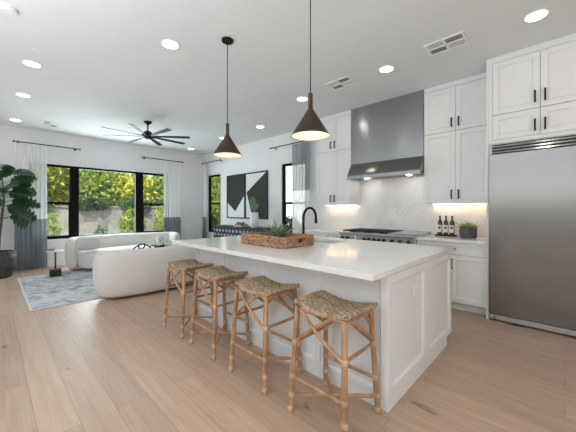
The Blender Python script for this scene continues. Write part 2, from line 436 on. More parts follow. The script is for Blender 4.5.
def window(name, axis, at, hole, splits, rails, depth=.07, fw=.05, mull=.17, center_rail=True):
    """window frame: outer bars, mullions, meeting rails and panes inside a wall hole"""
    a0, a1, z0, z1 = hole
    root = bpy.data.objects.new(name, None); COL.objects.link(root); struct(root)
    def bx(mb, ua, ub, za, zb, da, db):
        if axis == 'x': mb.box((at - db, ua, za), (at - da, ub, zb))
        else: mb.box((ua, at + da, za), (ub, at + db, zb))
    f = MB(); d0, d1 = .03, .03 + depth
    bx(f, a0, a0 + fw, z0, z1, d0, d1); bx(f, a1 - fw, a1, z0, z1, d0, d1)
    bx(f, a0 + fw, a1 - fw, z0, z0 + fw, d0, d1); bx(f, a0 + fw, a1 - fw, z1 - fw, z1, d0, d1)
    f.build('window_frame', M['window_black'], root)
    cells = []; prev = a0 + fw
    for (sa, sb) in splits:
        mb = MB(); bx(mb, sa, sb, z0 + fw, z1 - fw, d0 - .01, d1 - .002); mb.build('mullion', M['window_black'], root)
        cells.append((prev, sa)); prev = sb
    cells.append((prev, a1 - fw))
    for i, (ca, cb) in enumerate(cells):
        if rails[i]:
            mb = MB(); bx(mb, ca, cb, rails[i] - .025, rails[i] + .025, d0 + .005, d1 - .005); mb.build('meeting_rail', M['window_black'], root)
            s = MB()
            for (za, zb) in ((z0 + fw, rails[i] - .025),):
                bx(s, ca, ca + .022, za, zb, d0 + .01, d1 - .01); bx(s, cb - .022, cb, za, zb, d0 + .01, d1 - .01); bx(s, ca + .022, cb - .022, za, za + .022, d0 + .01, d1 - .01)
            s.build('sash', M['window_black'], root)
        p = MB(); bx(p, ca, cb, z0 + fw, z1 - fw, .085, .091); p.build('pane', M['glass'], root)
    # white sill and liner
    return root
window('window_1', 'x', XL, W1, [(1.31, 1.48), (2.75, 2.95)], [1.45, 0, 1.45])
window('window_2', 'y', YK, W2, [], [1.49])
window('window_3', 'y', YK, W3, [], [1.45])
struct(MB().box((XL - .02, .55, .585), (XL + .035, 3.69, .618)).build('trim_2', M['trim'], bevel=.004))

# ------------------------------------------------------------------ outside
struct(MB().box((-19, -6, -.25), (XL - .18, 14, -.1)).build('ground', M['ground']))
struct(MB().box((XL - .18, YK + .18, -.25), (6, 14, -.1)).build('ground', M['ground']))
tag(MB().box((-11.9, -4, -.1), (-11.72, 9.2, 1.37)).box((-11.94, -4, 1.37), (-11.68, 9.2, 1.43)).build('garden_wall', M['stucco'], bevel=.01),
    'low grey stucco garden wall beyond the large triple window', 'wall')
tag(MB().box((-9.6, 8.3, -.1), (-5.4, 8.5, 4.6)).build('neighbour_house_wall', M['neighbour']),
    'bright white stucco wall seen through the window beside the range wall', 'wall')
tag(MB().box((-14, 7.6, -.1), (-9.7, 7.75, 1.7)).build('garden_wall', M['stucco']),
    'grey garden wall behind the narrow window left of the art', 'wall')

def leafmass(mb, c, rx, ry, rz, n, size, seed, flat=0.):
    rnd = random.Random(seed)
    for _ in range(n):
        while True:
            p = Vector((rnd.uniform(-1, 1), rnd.uniform(-1, 1), rnd.uniform(-1, 1)))
            l = p.length
            if .35 < l < 1: break
        k = 1 + .35 * noise.noise(p * 2.2 + Vector((seed, 0, 0)))
        q = Vector((c[0] + p.x * rx * k, c[1] + p.y * ry * k, c[2] + p.z * rz * k))
        d = Vector((rnd.gauss(0, 1), rnd.gauss(0, 1), rnd.gauss(0, .8))).normalized()
        u = d.orthogonal().normalized(); u.rotate(Matrix.Rotation(rnd.uniform(0, 6.3), 3, d)); t = d.cross(u)
        s = size * rnd.uniform(.6, 1.3)
        mb.add([q - u * s, q + t * s * .45, q + u * s, q - t * s * .45], [(0, 1, 2, 3)])
def bush(name, label, cat, x, y, z0, rx, ry, ztop, n, size, m, seed, group=None, trunk=True):
    r = thing(name, label, cat, (x, y, z0), group=group)
    h = ztop - z0
    f = MB()
    if trunk:
        leafmass(f, (0, 0, h * .62), rx, ry, h * .38, int(n * .6), size, seed)
        leafmass(f, (rx * .1, ry * .45, h * .45), rx * .8, ry * .7, h * .33, int(n * .2), size, seed + 1)
        leafmass(f, (-rx * .1, -ry * .45, h * .5), rx * .8, ry * .7, h * .36, int(n * .2), size, seed + 2)
        t = MB()
        for k in range(4):
            a = k * 1.7 + seed
            t.tube([(0, 0, 0), (.05 * math.cos(a), .05 * math.sin(a), h * .25), (rx * .4 * math.cos(a), ry * .45 * math.sin(a), h * .7)], [.06, .04, .02], 7)
        t.build('trunk', M['bark'], r, True)
    else:
        leafmass(f, (0, 0, h * .5), rx, ry, h * .5, n, size, seed)
        t = MB()
        for k in range(5):
            a = k * 1.3 + seed
            t.tube([(0, 0, 0), (rx * .5 * math.cos(a), ry * .5 * math.sin(a), h * .6)], [.015, .008], 6)
        t.build('stem', M['bark'], r, True)
    f.build('foliage', m, r)
    return r
G = 'trees behind the garden wall'
for (y, ry, zt, mm, n, lab) in ((-.75, .68, 3.6, 'hedge_green', 4000, 'mid-green tree behind the sheer curtain at the left edge of the large window'),
        (1.05, .68, 3.5, 'hedge_yellow', 9000, 'yellow-green leafy tree filling the upper left pane of the large window'),
        (2.8, .68, 3.1, 'hedge_green', 9000, 'darker green tree in the left half of the centre pane'),
        (4.5, .68, 2.75, 'hedge_yellow', 9000, 'golden leafy tree in the right half of the centre pane'),
        (6.3, .68, 3.0, 'hedge_yellow', 8000, 'leafy tree in the right-hand pane of the large window')):
    bush('hedge_tree', lab, 'tree', -13.3, y, -.1, .85, ry, zt, int(n * .5), .12, M[mm], int(y * 10) + 20, G)
for (y, zt, mm, lab) in ((-.6, 5.0, 'hedge_green', 'tall far tree behind the left curtain of the large window'), (1.9, 4.6, 'hedge_yellow', 'tall far tree showing above the hedge in the upper left pane'),
        (4.4, 3.35, 'hedge_yellow', 'far yellow tree topping the hedge against the sky in the centre pane'), (7.0, 3.6, 'hedge_green', 'far tree topping the hedge in the right-hand pane')):
    bush('hedge_tree', lab, 'tree', -16.4, y, -.1, 1.1, .97, zt, 3500, .14, M[mm], int(y * 7) + 50, G)
G2 = 'shrubs in front of the garden wall'
for (y, lab) in ((.75, 'dark vine spilling over the garden wall in the lower left pane'), (2.35, 'dark vine spilling over the garden wall, left part of the centre pane'), (3.75, 'dark vine spilling over the garden wall, right part of the centre pane'), (5.3, 'dark vine spilling over the garden wall in the right-hand pane')):
    v = thing('wall_vine', lab, 'vine', (-11.8, y, 1.45), group='vines over the garden wall')
    f = MB(); leafmass(f, (0, 0, .05), .38, .72, .24, 2600, .045, int(y * 9)); f.build('foliage', M['hedge_dark'], v)
bush('shrub', 'small green shrub against the grey wall, right part of the centre pane', 'shrub', -11.2, 3.55, -.1, .35, .42, 1.35, 1500, .06, M['hedge_green'], 11, G2, False)
bush('shrub', 'dark little shrub low against the grey wall in the centre pane', 'shrub', -11.1, 2.55, -.1, .25, .22, .72, 1200, .04, M['hedge_dark'], 12, G2, False)
bush('shrub', 'loose leafy shrub in the lower right-hand pane of the large window', 'shrub', -10.9, 4.6, -.1, .35, .45, 1.5, 2400, .045, M['hedge_green'], 13, G2, False)
bush('shrub', 'pale bushy shrub in the lower left pane of the large window', 'shrub', -10.9, 1.25, -.1, .3, .3, 1.25, 600, .05, M['hedge_green'], 14, G2, False)
bush('side_tree', 'green tree filling the narrow window to the left of the wall art', 'tree', -10.6, 6.35, -.1, .9, .75, 3.4, 9000, .06, M['hedge_green'], 21)
bush('shrub', 'dark shrub at the bottom of the narrow window left of the wall art', 'shrub', -9.6, 5.7, -.1, .45, .3, 1.1, 1800, .05, M['hedge_dark'], 22, G2, False)
bush('shrub', 'shrub at the bottom of the window beside the range wall', 'shrub', -6.3, 6.6, -.1, .55, .4, 1.1, 2600, .05, M['hedge_dark'], 23, G2, False)

# ------------------------------------------------------------------ backsplash (herringbone tiles)
def clip(poly, x0, x1, z0, z1):
    def cut(P, f):
        out = []
        for i in range(len(P)):
            a, b = P[i - 1], P[i]; fa, fb = f(a), f(b)
            if (fa >= 0) != (fb >= 0):
                t = fa / (fa - fb); out.append((a[0] + (b[0] - a[0]) * t, a[1] + (b[1] - a[1]) * t))
            if fb >= 0: out.append(b)
        return out
    for f in (lambda p: p[0] - x0, lambda p: x1 - p[0], lambda p: p[1] - z0, lambda p: z1 - p[1]):
        if len(poly) < 3: return []
        poly = cut(poly, f)
    return poly if len(poly) >= 3 else []
bs = MB(); gb = MB()
Wt, Lt, g = .075, .300, .0010
T = Matrix(((1, 0, 0, 0), (0, 0, 1, 0), (0, 1, 0, 0), (0, 0, 0, 1)))
for (x0, x1, z0, z1) in ((-1.488, -.672, .916, 1.383), (-2.73, -1.489, .78, 1.86), (-3.5, -2.731, .916, 1.383)):
    gb.box((x0, YK - .006, z0), (x1, YK - .001, z1))
    for i in range(-60, 60):
        for j in range(-14, 14):
            for o in (0, 1):
                # herringbone lattice in (u,v), then turned 45 degrees
                bu = i * Wt + j * Lt * 1.0; bv = i * Wt - j * Lt * 1.0
                if o == 0: q = [(bu, bv), (bu + Lt, bv), (bu + Lt, bv + Wt), (bu, bv + Wt)]
                else: q = [(bu, bv + Wt), (bu + Wt, bv + Wt), (bu + Wt, bv + Wt + Lt), (bu, bv + Wt + Lt)]
                q = [(q[0][0] + g, q[0][1] + g), (q[1][0] - g, q[1][1] + g), (q[2][0] - g, q[2][1] - g), (q[3][0] + g, q[3][1] - g)]
                c = .70710678
                P = [(-2 + (u - v) * c, 1.2 + (u + v) * c) for u, v in q]
                if min(p[0] for p in P) > x1 or max(p[0] for p in P) < x0 or min(p[1] for p in P) > z1 or max(p[1] for p in P) < z0: continue
                P = clip(P, x0, x1, z0, z1)
                if P: bs.prism(P, YK - .012, YK - .006, T)
bs_o = struct(gb.build('trim_1', M['grout'])); bs.build('tile_field', M['tile'], bs_o)

# ------------------------------------------------------------------ cabinet helpers
def shaker(w, h, t=.022, rail=.058, rec=.012):
    """door w x h, lower left corner at origin, front faces -y at y=0"""
    m = MB()
    m.box((0, 0, 0), (rail, t, h)).box((w - rail, 0, 0), (w, t, h)).box((rail, 0, 0), (w - rail, t, rail)).box((rail, 0, h - rail), (w - rail, t, h))
    m.box((rail, rec, rail), (w - rail, t, h - rail))
    c = .011; o_ = [(rail, rail), (w - rail, rail), (w - rail, h - rail), (rail, h - rail)]; i_ = [(rail + c, rail + c), (w - rail - c, rail + c), (w - rail - c, h - rail - c), (rail + c, h - rail - c)]
    m.add([(p[0], rec * .35, p[1]) for p in o_] + [(p[0], rec - .0003, p[1]) for p in i_], [(k, (k + 1) % 4, 4 + (k + 1) % 4, 4 + k) for k in range(4)])
    return m
def door(parent, name, x0, x1, z0, z1, y, rail=.058, T=None, rec=.012):
    m = shaker(x1 - x0, z1 - z0, rail=rail, rec=rec)
    m.xform(Matrix.Translation((x0, y, z0)))
    if T: m.xform(T)
    return m.build(name, M['cabinet'], parent, bevel=.0018)
def handle(parent, x, z, y, length=.13, vertical=True):
    m = MB(); h = length / 2
    if vertical:
        m.box((x - .008, y - .036, z - h), (x + .008, y - .024, z + h))
        for s in (-1, 1): m.box((x - .007, y - .03, z + s * (h - .012) - .007), (x + .007, y, z + s * (h - .012) + .007))
    else:
        m.box((x - h, y - .036, z - .0065), (x + h, y - .024, z + .0065))
        for s in (-1, 1): m.box((x + s * (h - .012) - .007, y - .03, z - .007), (x + s * (h - .012) + .007, y, z + .007))
    return m.build('handle', M['black'], parent, bevel=.0015)

# upper cabinets (two units) ------------------------------------------------
def upper(name, label, x0, x1, xs, yf=4.44):
    r = thing(name, label, 'cabinet', ((x0 + x1) / 2, YK, 1.385), group='white wall cabinets')
    ox = -(x0 + x1) / 2; oz = -1.385; oy = -YK
    b = MB().box((x0 + ox, yf + .022 + oy, 1.385 + oz), (x1 + ox, -.014, 3.0 + oz))
    b.build('body', M['cabinet'], r, bevel=.002)
    MB().box((x0 + .001 + ox, yf + .002 + oy, 3.004 + oz), (x1 - .001 + ox, -.014, ZC - .001 + oz)).build('crown', M['cabinet'], r, bevel=.002)
    g2 = MB().box((xs[0] + .004 + ox, yf + .019 + oy, 1.39 + oz), (xs[-1] - .004 + ox, yf + .0225 + oy, 2.998 + oz)).build('gap_shade_sheet', M['gap'], r)
    mid = (xs[0] + xs[-1]) / 2
    for i in range(len(xs) - 1):
        a, c = xs[i] + .0018, xs[i + 1] - .0018
        hx = (c - .042 if c < mid + .01 else a + .042)
        for (za, zb, hz) in ((1.387, 2.384, 1.505), (2.390, 2.998, 2.503)):
            d = door(r, 'door', a + ox, c + ox, za + oz, zb + oz, yf - .001 + oy)
            handle(d, hx + ox, hz + oz, yf - .001 + oy)
    return r
u1 = upper('wall_cabinet', 'tall white shaker wall cabinet between the hood and refrigerator, four doors', -1.497, -.672, [-1.497, -1.085, -.672])
u2 = upper('wall_cabinet', 'white shaker wall cabinet left of the hood beside the grey curtain', -3.50, -2.735, [-3.50, -3.117, -2.735])

# base cabinets ---------------------------------------------------------------
def base(name, label, x0, x1, yf=4.13):
    r = thing(name, label, 'cabinet', ((x0 + x1) / 2, YK, 0), group='white base cabinets')
    ox = -(x0 + x1) / 2; oy = -YK
    MB().box((x0 + ox, yf + .022 + oy, .105), (x1 + ox, -.018, .872)).build('body', M['cabinet'], r, bevel=.002)
    MB().box((x0 + ox, yf + .09 + oy, 0), (x1 + ox, -.018, .105)).build('toe_kick', M['cabinet'], r)
    MB().box((x0 + .004 + ox, yf + .019 + oy, .11), (x1 - .004 + ox, yf + .0225 + oy, .868)).build('gap_shade_sheet', M['gap'], r)
    d = door(r, 'drawer', x0 + .002 + ox, x1 - .002 + ox, .716, .868, yf - .001 + oy, rail=.04); handle(d, 0, .795, yf - .001 + oy, .16, False)
    for (a, c, hx) in ((x0 + .002, (x0 + x1) / 2 - .0015, -.035), ((x0 + x1) / 2 + .0015, x1 - .002, .035)):
        d = door(r, 'door', a + ox, c + ox, .11, .71, yf - .001 + oy); handle(d, hx, .60, yf - .001 + oy)
    return r
base('base_cabinet', 'white shaker base cabinet between the range and refrigerator', -1.486, -.674)
base('base_cabinet', 'white shaker base cabinet left of the range, under the short counter', -3.50, -2.713)
for (a, b, lab) in ((-1.487, -.673, 'white quartz counter between the range and refrigerator'), (-3.53, -2.712, 'white quartz counter left of the range')):
    tag(MB().box((a, 4.10, .873), (b, YK - .013, .914)).build('countertop', M['quartz'], bevel=.003), lab, 'countertop', 'quartz counters on the wall cabinets')

# ------------------------------------------------------------------ refrigerator and its surround
yf = 4.08
r = thing('refrigerator_surround', 'white tall cabinet surround with doors above the steel refrigerator', 'cabinet', (-.19, YK, 0))
ox, oy = .19, -YK
MB().box((-.671 + ox, yf + oy, 0), (-.648 + ox, -.001, 3.0)).build('side_panel', M['cabinet'], r, bevel=.0015)
MB().box((.265 + ox, yf + oy, 0), (.288 + ox, -.001, 3.0)).build('side_panel', M['cabinet'], r, bevel=.0015)
MB().box((-.647 + ox, yf + .024 + oy, 2.10), (.264 + ox, -.001, 3.0)).build('body', M['cabinet'], r)
MB().box((-.672 + ox, yf - .004 + oy, 3.0), (.289 + ox, -.001, ZC - .001)).build('crown', M['cabinet'], r, bevel=.002)
MB().box((-.671 + ox, yf - .002 + oy, 2.055), (.288 + ox, yf + .02 + oy, 2.098)).box((-.671 + ox, yf - .002 + oy, 0), (-.613 + ox, yf + .02 + oy, 3.0)).xform(Matrix.Identity(4))
fr = MB().box((-.647 + ox, yf + oy, 2.062), (.264 + ox, yf + .022 + oy, 2.1)).box((-.647 + ox, yf + oy, 2.1), (-.612 + ox, yf + .022 + oy, 3.0)).box((.23 + ox, yf + oy, 2.1), (.264 + ox, yf + .022 + oy, 3.0))
fr.build('face_frame', M['cabinet'], r)
MB().box((-.61 + ox, yf + .0215 + oy, 2.102), (.228 + ox, yf + .0238 + oy, 2.998)).build('gap_shade_sheet', M['gap'], r)
for (za, zb, hz) in ((2.104, 2.389, 2.205), (2.395, 2.997, 2.513)):
    for (a, c, hx) in ((-.610, -.1925, -.232), (-.1885, .228, -.15)):
        d = door(r, 'door', a + ox, c + ox, za, zb, yf + oy); handle(d, hx + ox, hz, yf + oy)

r = thing('refrigerator', 'tall stainless steel built-in refrigerator with louvred top grille', 'refrigerator', (-.19, YK, 0))
x0, x1 = -.643 + ox, .260 + ox
MB().box((x0 + .01, yf + .01 + oy, .02), (x1 - .01, -.03, 2.055)).build('body', M['dark_glass'], r)
MB().box((x0, yf - .028 + oy, .085), (x1, yf + .008 + oy, 1.935)).build('door', M['steel'], r, bevel=.004)
gr = MB().box((x0, yf - .012 + oy, 1.94), (x0 + .03, yf + .008 + oy, 2.058)).box((x1 - .03, yf - .012 + oy, 1.94), (x1, yf + .008 + oy, 2.058)).box((x0 + .03, yf - .012 + oy, 2.045), (x1 - .03, yf + .008 + oy, 2.058))
gr.build('grille_frame', M['steel'], r)
for k in range(3):
    z = 1.948 + k * .034
    MB().prism([(0, 0), (.022, 0), (.012, .019), (0, .019)], x0 + .03, x1 - .03, Matrix(((0, 0, 1, 0), (-1, 0, 0, yf + oy + .006), (0, 1, 0, z), (0, 0, 0, 1)))).build('louvre', M['chrome'], r)
MB().box((x0 + .06, yf - .012 + oy, .022), (x1, yf + .008 + oy, .078)).build('kick_plate', M['range_steel'], r, bevel=.002)
MB().box((x0, yf - .024 + oy, .026), (x0 + .055, yf + .008 + oy, .08)).build('hinge', M['chrome'], r, bevel=.006)
MB().tube([(x1 - .05, yf - .075 + oy, .6), (x1 - .05, yf - .075 + oy, 1.7)], .014, 12).box((x1 - .06, yf - .075 + oy, .68), (x1 - .04, yf - .028 + oy, .7)).box((x1 - .06, yf - .075 + oy, 1.6), (x1 - .04, yf - .028 + oy, 1.62)).build('handle', M['chrome'], r, 'auto')

# ------------------------------------------------------------------ hood
r = thing('range_hood', 'large stainless steel range hood reaching the ceiling', 'range hood', (-2.115, YK, 1.8))
hx0, hx1 = -.612, .612
MB().box((hx0, 4.435 - YK, 2.09 - 1.8), (hx1, -.001, ZC - 1.801)).build('duct_cover', M['hood_steel'], r, bevel=.003)
# canopy: front slopes forward to a lip
P = [(-.001, .29), (4.437 - YK, .29), (4.30 - YK, .075), (4.30 - YK, .022), (4.32 - YK, .022), (4.325 - YK, .055), (-.02, .055), (-.001, .022)]
TT = Matrix(((0, 0, 1, 0), (1, 0, 0, 0), (0, 1, 0, 0), (0, 0, 0, 1)))
MB().prism(P, hx0, hx1, TT).build('canopy', M['steel'], r, bevel=.002)  # darker steel than the duct cover, its dim reflection put into the colour
MB().box((hx0, 4.298 - YK, .018), (hx1, 4.30 - YK, .074)).build('lip', M['hood_steel'], r)
for (a, b) in ((-.59, -.2), (-.19, .19), (.2, .59)):
    f = MB()
    for k in range(9):
        y = 4.345 - YK + k * .044; f.box((a, y, .036), (b, y + .022, .054))
    f.build('baffle_filter', M['chrome'], r)
for x in (-.36, .36):
    f = MB(); f.lathe([(.03, 0), (.034, .012), (.034, .02)], 18, (x, 4.52 - YK, .030)); f.build('lamp', M['hood_lamp'], r, True)

# ------------------------------------------------------------------ range
r = thing('range_stove', 'wide stainless steel gas range with black grates and griddle cover', 'stove', (-2.10, YK, 0))
ox, oy = 2.10, -YK
X0, X1 = -2.709 + ox, -1.489 + ox
F0 = 4.075 + oy
MB().box((X0, F0 + .02, .12), (X1, -.02, .905)).build('body', M['range_steel'], r, bevel=.003)
for x in (X0 + .06, X1 - .06):
    for y in (F0 + .1, -.1): MB().lathe([(.02, 0), (.02, .12)], 12, (x, y, 0)).build('leg', M['chrome'], r, True)
for (a, b) in ((X0 + .01, X0 + .76), (X0 + .78, X1 - .01)):
    d = MB().box((a, F0 - .01, .22), (b, F0 + .02, .72)).build('oven_door', M['range_steel'], r, bevel=.006)
    MB().box((a + .12, F0 - .013, .34), (b - .12, F0 - .0105, .58)).build('window', M['dark_glass'], d)
    MB().tube([(a + .04, F0 - .06, .675), (b - .04, F0 - .06, .675)], .012, 12).box((a + .06, F0 - .06, .67), (a + .08, F0 - .01, .68)).box((b - .08, F0 - .06, .67), (b - .06, F0 - .01, .68)).build('handle', M['chrome'], d, 'auto')
MB().box((X0, F0 - .03, .755), (X1, F0 + .019, .905)).build('control_panel', M['range_steel'], r, bevel=.005)
MB().tube([(X0, F0 - .026, .912), (X1, F0 - .026, .912)], .02, 14).build('bullnose', M['range_steel'], r, 'auto')
kx = [-.56, -.46, -.30, -.21, -.15, -.06, 0, .08, .16, .26, .36, .44, .52]
kx = [-.55, -.45, -.33, -.15, -.07, .01, .09, .17, .29, .41, .53]
for i, x in enumerate(kx):
    big = i == 2
    k = MB().lathe([(.03, 0), (.03, .006), (.022, .008), (.02, .034), (.016, .038)] if not big else [(.042, 0), (.042, .006), (.034, .01), (.03, .03), (.02, .03)], 18)
    k.xform(Matrix.Translation((x, F0 - .03, .835)) @ Matrix.Rotation(PI / 2, 4, 'X')); k.build('knob', M['iron'] if not big else M['chrome'], r, 'auto')
MB().box((X0, F0 + .02, .906), (X1, -.02, .925)).build('cooktop', M['range_steel'], r, bevel=.003)
MB().box((X0, -.06, .926), (X1, -.02, .955)).build('back_guard', M['range_steel'], r, bevel=.002)
for k in range(3):
    a = X0 + .02 + k * .262
    g_ = MB()
    for q in range(5):
        x = a + .01 + q * .058; g_.box((x, F0 + .05, .945), (x + .014, -.08, .962))
    for y in (F0 + .05, F0 + .19, F0 + .32, F0 + .45, -.094): g_.box((a, y, .940), (a + .254, y + .014, .958))
    for x in (a + .005, a + .235):
        for y in (F0 + .055, -.092): g_.box((x, y, .925), (x + .012, y + .01, .942))
    g_.build('grate', M['iron'], r, bevel=.002)
    b_ = MB()
    for y in (F0 + .16, F0 + .46): b_.lathe([(.055, 0), (.055, .008), (.035, .014)], 18, (a + .127, y, .9255))
    b_.build('burner', M['iron'], r, 'auto')
MB().box((X0 + .82, F0 + .04, .926), (X1 - .012, -.075, .950)).build('griddle_cover', M['range_steel'], r, bevel=.004)

# ------------------------------------------------------------------ island
ix0, ix1, iy0, iy1 = -3.24, -.797, 1.75, 3.12
r = thing('kitchen_island', 'white panelled kitchen island cabinet with seating overhang', 'kitchen island', (-2.03, 2.43, 0))
cx, cy = 2.03, -2.43
b = MB()
b.box((ix0 + cx, iy0 + .02 + cy, .1), (-2.72 + cx, iy1 + cy - .02, .872)); b.box((-1.82 + cx, iy0 + .02 + cy, .1), (ix1 - .02 + cx, iy1 + cy - .02, .872))
b.box((-2.72 + cx, iy0 + .02 + cy, .1), (-1.82 + cx, iy1 + cy - .02, .64))
b.box((-2.72 + cx, iy0 + .02 + cy, .64), (-1.82 + cx, 2.66 + cy, .872)).box((-2.72 + cx, 3.075 + cy, .64), (-1.82 + cx, iy1 + cy - .02, .872))
b.build('body', M['cabinet'], r)
MB().box((ix0 + .02 + cx, iy0 + .004 + cy, 0), (ix1 - .012 + cx, 3.02 + cy, .098)).build('plinth', M['cabinet'], r, bevel=.002)
xs = [ix0, -2.66, -2.013, -1.372, ix1 - .0205]
for i in range(4):
    door(r, 'seating_side_panel', xs[i] + cx, xs[i + 1] + cx, .1, .872, iy0 - .012 + cy, rail=.034, rec=.017)
# right end: two panels facing +x
RT = Matrix.Translation((ix1 + cx, 0, 0)) @ Matrix.Rotation(PI / 2, 4, 'Z')
for (a, c) in ((iy0 - .012, 2.424), (2.424, iy1)):
    m = shaker(c - a, .772, rail=.056, rec=.016).xform(Matrix.Translation((a + cy, 0, .1))).xform(RT); m.build('end_panel', M['cabinet'], r, bevel=.0018)
# kitchen side doors
for k in range(4):
    a = ix0 + .01 + k * .6; m = shaker(.59, .76).xform(Matrix.Translation((-(a + .59 + cx), -(iy1 + cy), .105))).xform(Matrix.Rotation(PI, 4, 'Z'))
    m.build('door', M['cabinet'], r, bevel=.0018)
mb = MB(); slab_hole(mb, -3.462, -.803, 1.545, 3.24, -2.60, -1.88, 2.70, 3.03, .874, .914)
tag(mb.build('island_countertop', M['quartz'], bevel=.003), 'long white quartz countertop overhanging the kitchen island', 'countertop')
# sink
s = thing('undermount_sink', 'stainless undermount sink set into the island countertop', 'sink', (-2.24, 2.865, .66))
t = MB(); a0, a1, b0, b1 = -.375, .375, -.18, .18
for (p, q) in (((a0, b0), (a1, b0 + .008)), ((a0, b1 - .008), (a1, b1)), ((a0, b0 + .008), (a0 + .008, b1 - .008)), ((a1 - .008, b0 + .008), (a1, b1 - .008))):
    t.box((p[0], p[1], 0), (q[0], q[1], .212))
t.box((a0, b0, 0), (a1, b1, .008)); t.build('bowl', M['range_steel'], s)
MB().lathe([(.04, 0), (.045, .004), (.03, .005)], 20, (0, 0, .008)).build('drain', M['chrome'], s, True)
# faucet
s = thing('kitchen_faucet', 'matte black gooseneck faucet on the island countertop', 'faucet', (-2.30, 2.655, .914))
MB().lathe([(.029, 0), (.029, .006), (.021, .012), (.0205, .075), (.017, .08)], 24).build('base', M['black'], s, 'auto')
pts = [(0, 0, .07), (0, 0, .28)]; R_ = .122
for k in range(1, 15):
    a = PI - k * PI / 14; pts.append((0, R_ + R_ * math.cos(a), .28 + R_ * math.sin(a)))
pts.append((0, 2 * R_, .255))
MB().tube(pts, .0155, 14).build('spout', M['black'], s, True)
MB().lathe([(.018, 0), (.0195, .004), (.0195, .05), (.0165, .055)], 18, (0, 2 * R_, .205)).build('spray_head', M['black'], s, 'auto')
MB().tube([(.015, 0, .05), (.05, 0, .056), (.1, 0, .075)], [.008, .007, .006], 10).build('lever', M['black'], s, True)
# outlet
s = thing('electrical_outlet', 'white outlet plate on the right end of the island', 'outlet', (ix1 - .0152, 2.22, .69))
MB().box((0, -.036, -.058), (.005, .036, .058)).build('plate', M['outlet'], s, bevel=.002)
MB().box((.005, -.017, -.034), (.0075, .017, .034)).build('socket_face', M['trim'], s, bevel=.002)

# ------------------------------------------------------------------ stools
def make_stool():
    r = thing('counter_stool', '', 'stool', group='rattan counter stools')
    hw, hd, H = .205, .19, .668
    tw, td = .175, .15
    def legpt(sx, sy, z): t = z / H; return Vector((sx * (hw + (tw - hw) * t), sy * (hd + (td - hd) * t), z))
    for sx in (-1, 1):
        for sy in (-1, 1):
            pts = [legpt(sx, sy, z) for z in (0, .1, .22, .4, .52, H)]
            leg_o = MB().tube(pts, [.018, .0172, .0176, .0172, .0176, .017], 12).build('leg', M['cane'], r, 'auto')
            for z in (.012, .10, .215, .43):
                p0 = legpt(sx, sy, z); p1 = legpt(sx, sy, z + .032)
                MB().tube([p0, p0.lerp(p1, .15), p0.lerp(p1, .85), p1], [.018, .0212, .0212, .018], 12).build('binding', M['binding'], leg_o, 'auto')
    # crossed floor stretchers joining diagonal legs
    MB().tube([legpt(-1, -1, .105), Vector((0, 0, .112)), legpt(1, 1, .105)], .0115, 10).build('cross_stretcher', M['cane'], r, 'auto')
    MB().tube([legpt(1, -1, .095), Vector((0, 0, .086)), legpt(-1, 1, .095)], .0115, 10).build('cross_stretcher', M['cane'], r, 'auto')
    for sy in (-1, 1):
        MB().tube([legpt(-1, sy, .225), legpt(1, sy, .225)], .0115, 10).build('stretcher', M['cane'], r, 'auto')
    for sx in (-1, 1):
        MB().tube([legpt(sx, -1, .445), legpt(sx, 1, .445)], .0105, 10).build('stretcher', M['cane'], r, 'auto')
    def brace(p, q, bow, name='brace'):
        p = Vector(p); q = Vector(q); pts = []
        for k in range(9):
            t = k / 8; v = p.lerp(q, t); v += Vector(bow) * math.sin(PI * t); pts.append(v)
        MB().tube(pts, .0115, 9).build(name, M['cane'], r, 'auto')
    for sy in (-1, 1):
        o = Vector((0, sy * .012, 0))
        brace(legpt(-1, sy, .445) , Vector((.10, sy * td, .660)) , (0, 0, .012))
        brace(legpt(1, sy, .445) + o, Vector((-.14, sy * td, .660)) + o, (0, 0, -.02))
    for sx in (-1, 1):
        brace(legpt(sx, 1, .47), Vector((sx * tw, -.11, .660)), (0, 0, .01))
        # little arch tucked under the seat corner
        brace(legpt(sx, 1, .56), Vector((sx * tw, .04, .662)), (0, -.01, .02), 'arch')
    rl = MB()
    c = [Vector((-tw, -td + .01, .655)), Vector((tw, -td + .01, .655)), Vector((tw, td, .655)), Vector((-tw, td, .655))]
    for i in range(4): rl.tube([c[i], c[(i + 1) % 4]], .012, 8)
    rl.build('seat_frame', M['cane'], r, 'auto')
    # woven saddle seat
    s = MB(); nx, ny = 46, 34; hx, hy = .220, .166; vs = []; fs = []
    def zt(x, y): return .677 + .036 * (abs(x) / hx) ** 2.0 - .004 * (y / hy) ** 2
    for side in (0, 1):
        for j in range(ny + 1):
            for i in range(nx + 1):
                u = -1 + 2 * i / nx; v = -1 + 2 * j / ny
                k = 1 - .035 * (abs(u) ** 8) * (abs(v) ** 8)
                x = hx * u * k; y = hy * v * k * (1 - .035 * (1 - abs(u) ** 2))
                e = max(abs(u), abs(v)) ** 14
                if side == 0:
                    z = zt(x, y) + .006 - .010 * e + .0028 * math.sin(i * 1.35 + (PI if j % 2 else 0)) + .0015 * math.sin(j * 3.1)
                else: z = zt(x, y) - .036 + .016 * e
                vs.append((x, y, z))
    q = (nx + 1) * (ny + 1)
    for j in range(ny):
        for i in range(nx):
            a = j * (nx + 1) + i; fs.append((a, a + 1, a + nx + 2, a + nx + 1)); fs.append((q + a, q + a + nx + 1, q + a + nx + 2, q + a + 1))
    for i in range(nx):
        fs.append((i, q + i, q + i + 1, i + 1)); a = ny * (nx + 1) + i; fs.append((a, a + 1, q + a + 1, q + a))
    for j in range(ny):
        a = j * (nx + 1); fs.append((a, a + nx + 1, q + a + nx + 1, q + a)); a += nx; fs.append((a, q + a, q + a + nx + 1, a + nx + 1))
    s.add([(x, y + .012, z) for x, y, z in vs], fs); s.build('seat', M['seat'], r, True)
    return r
st = make_stool()
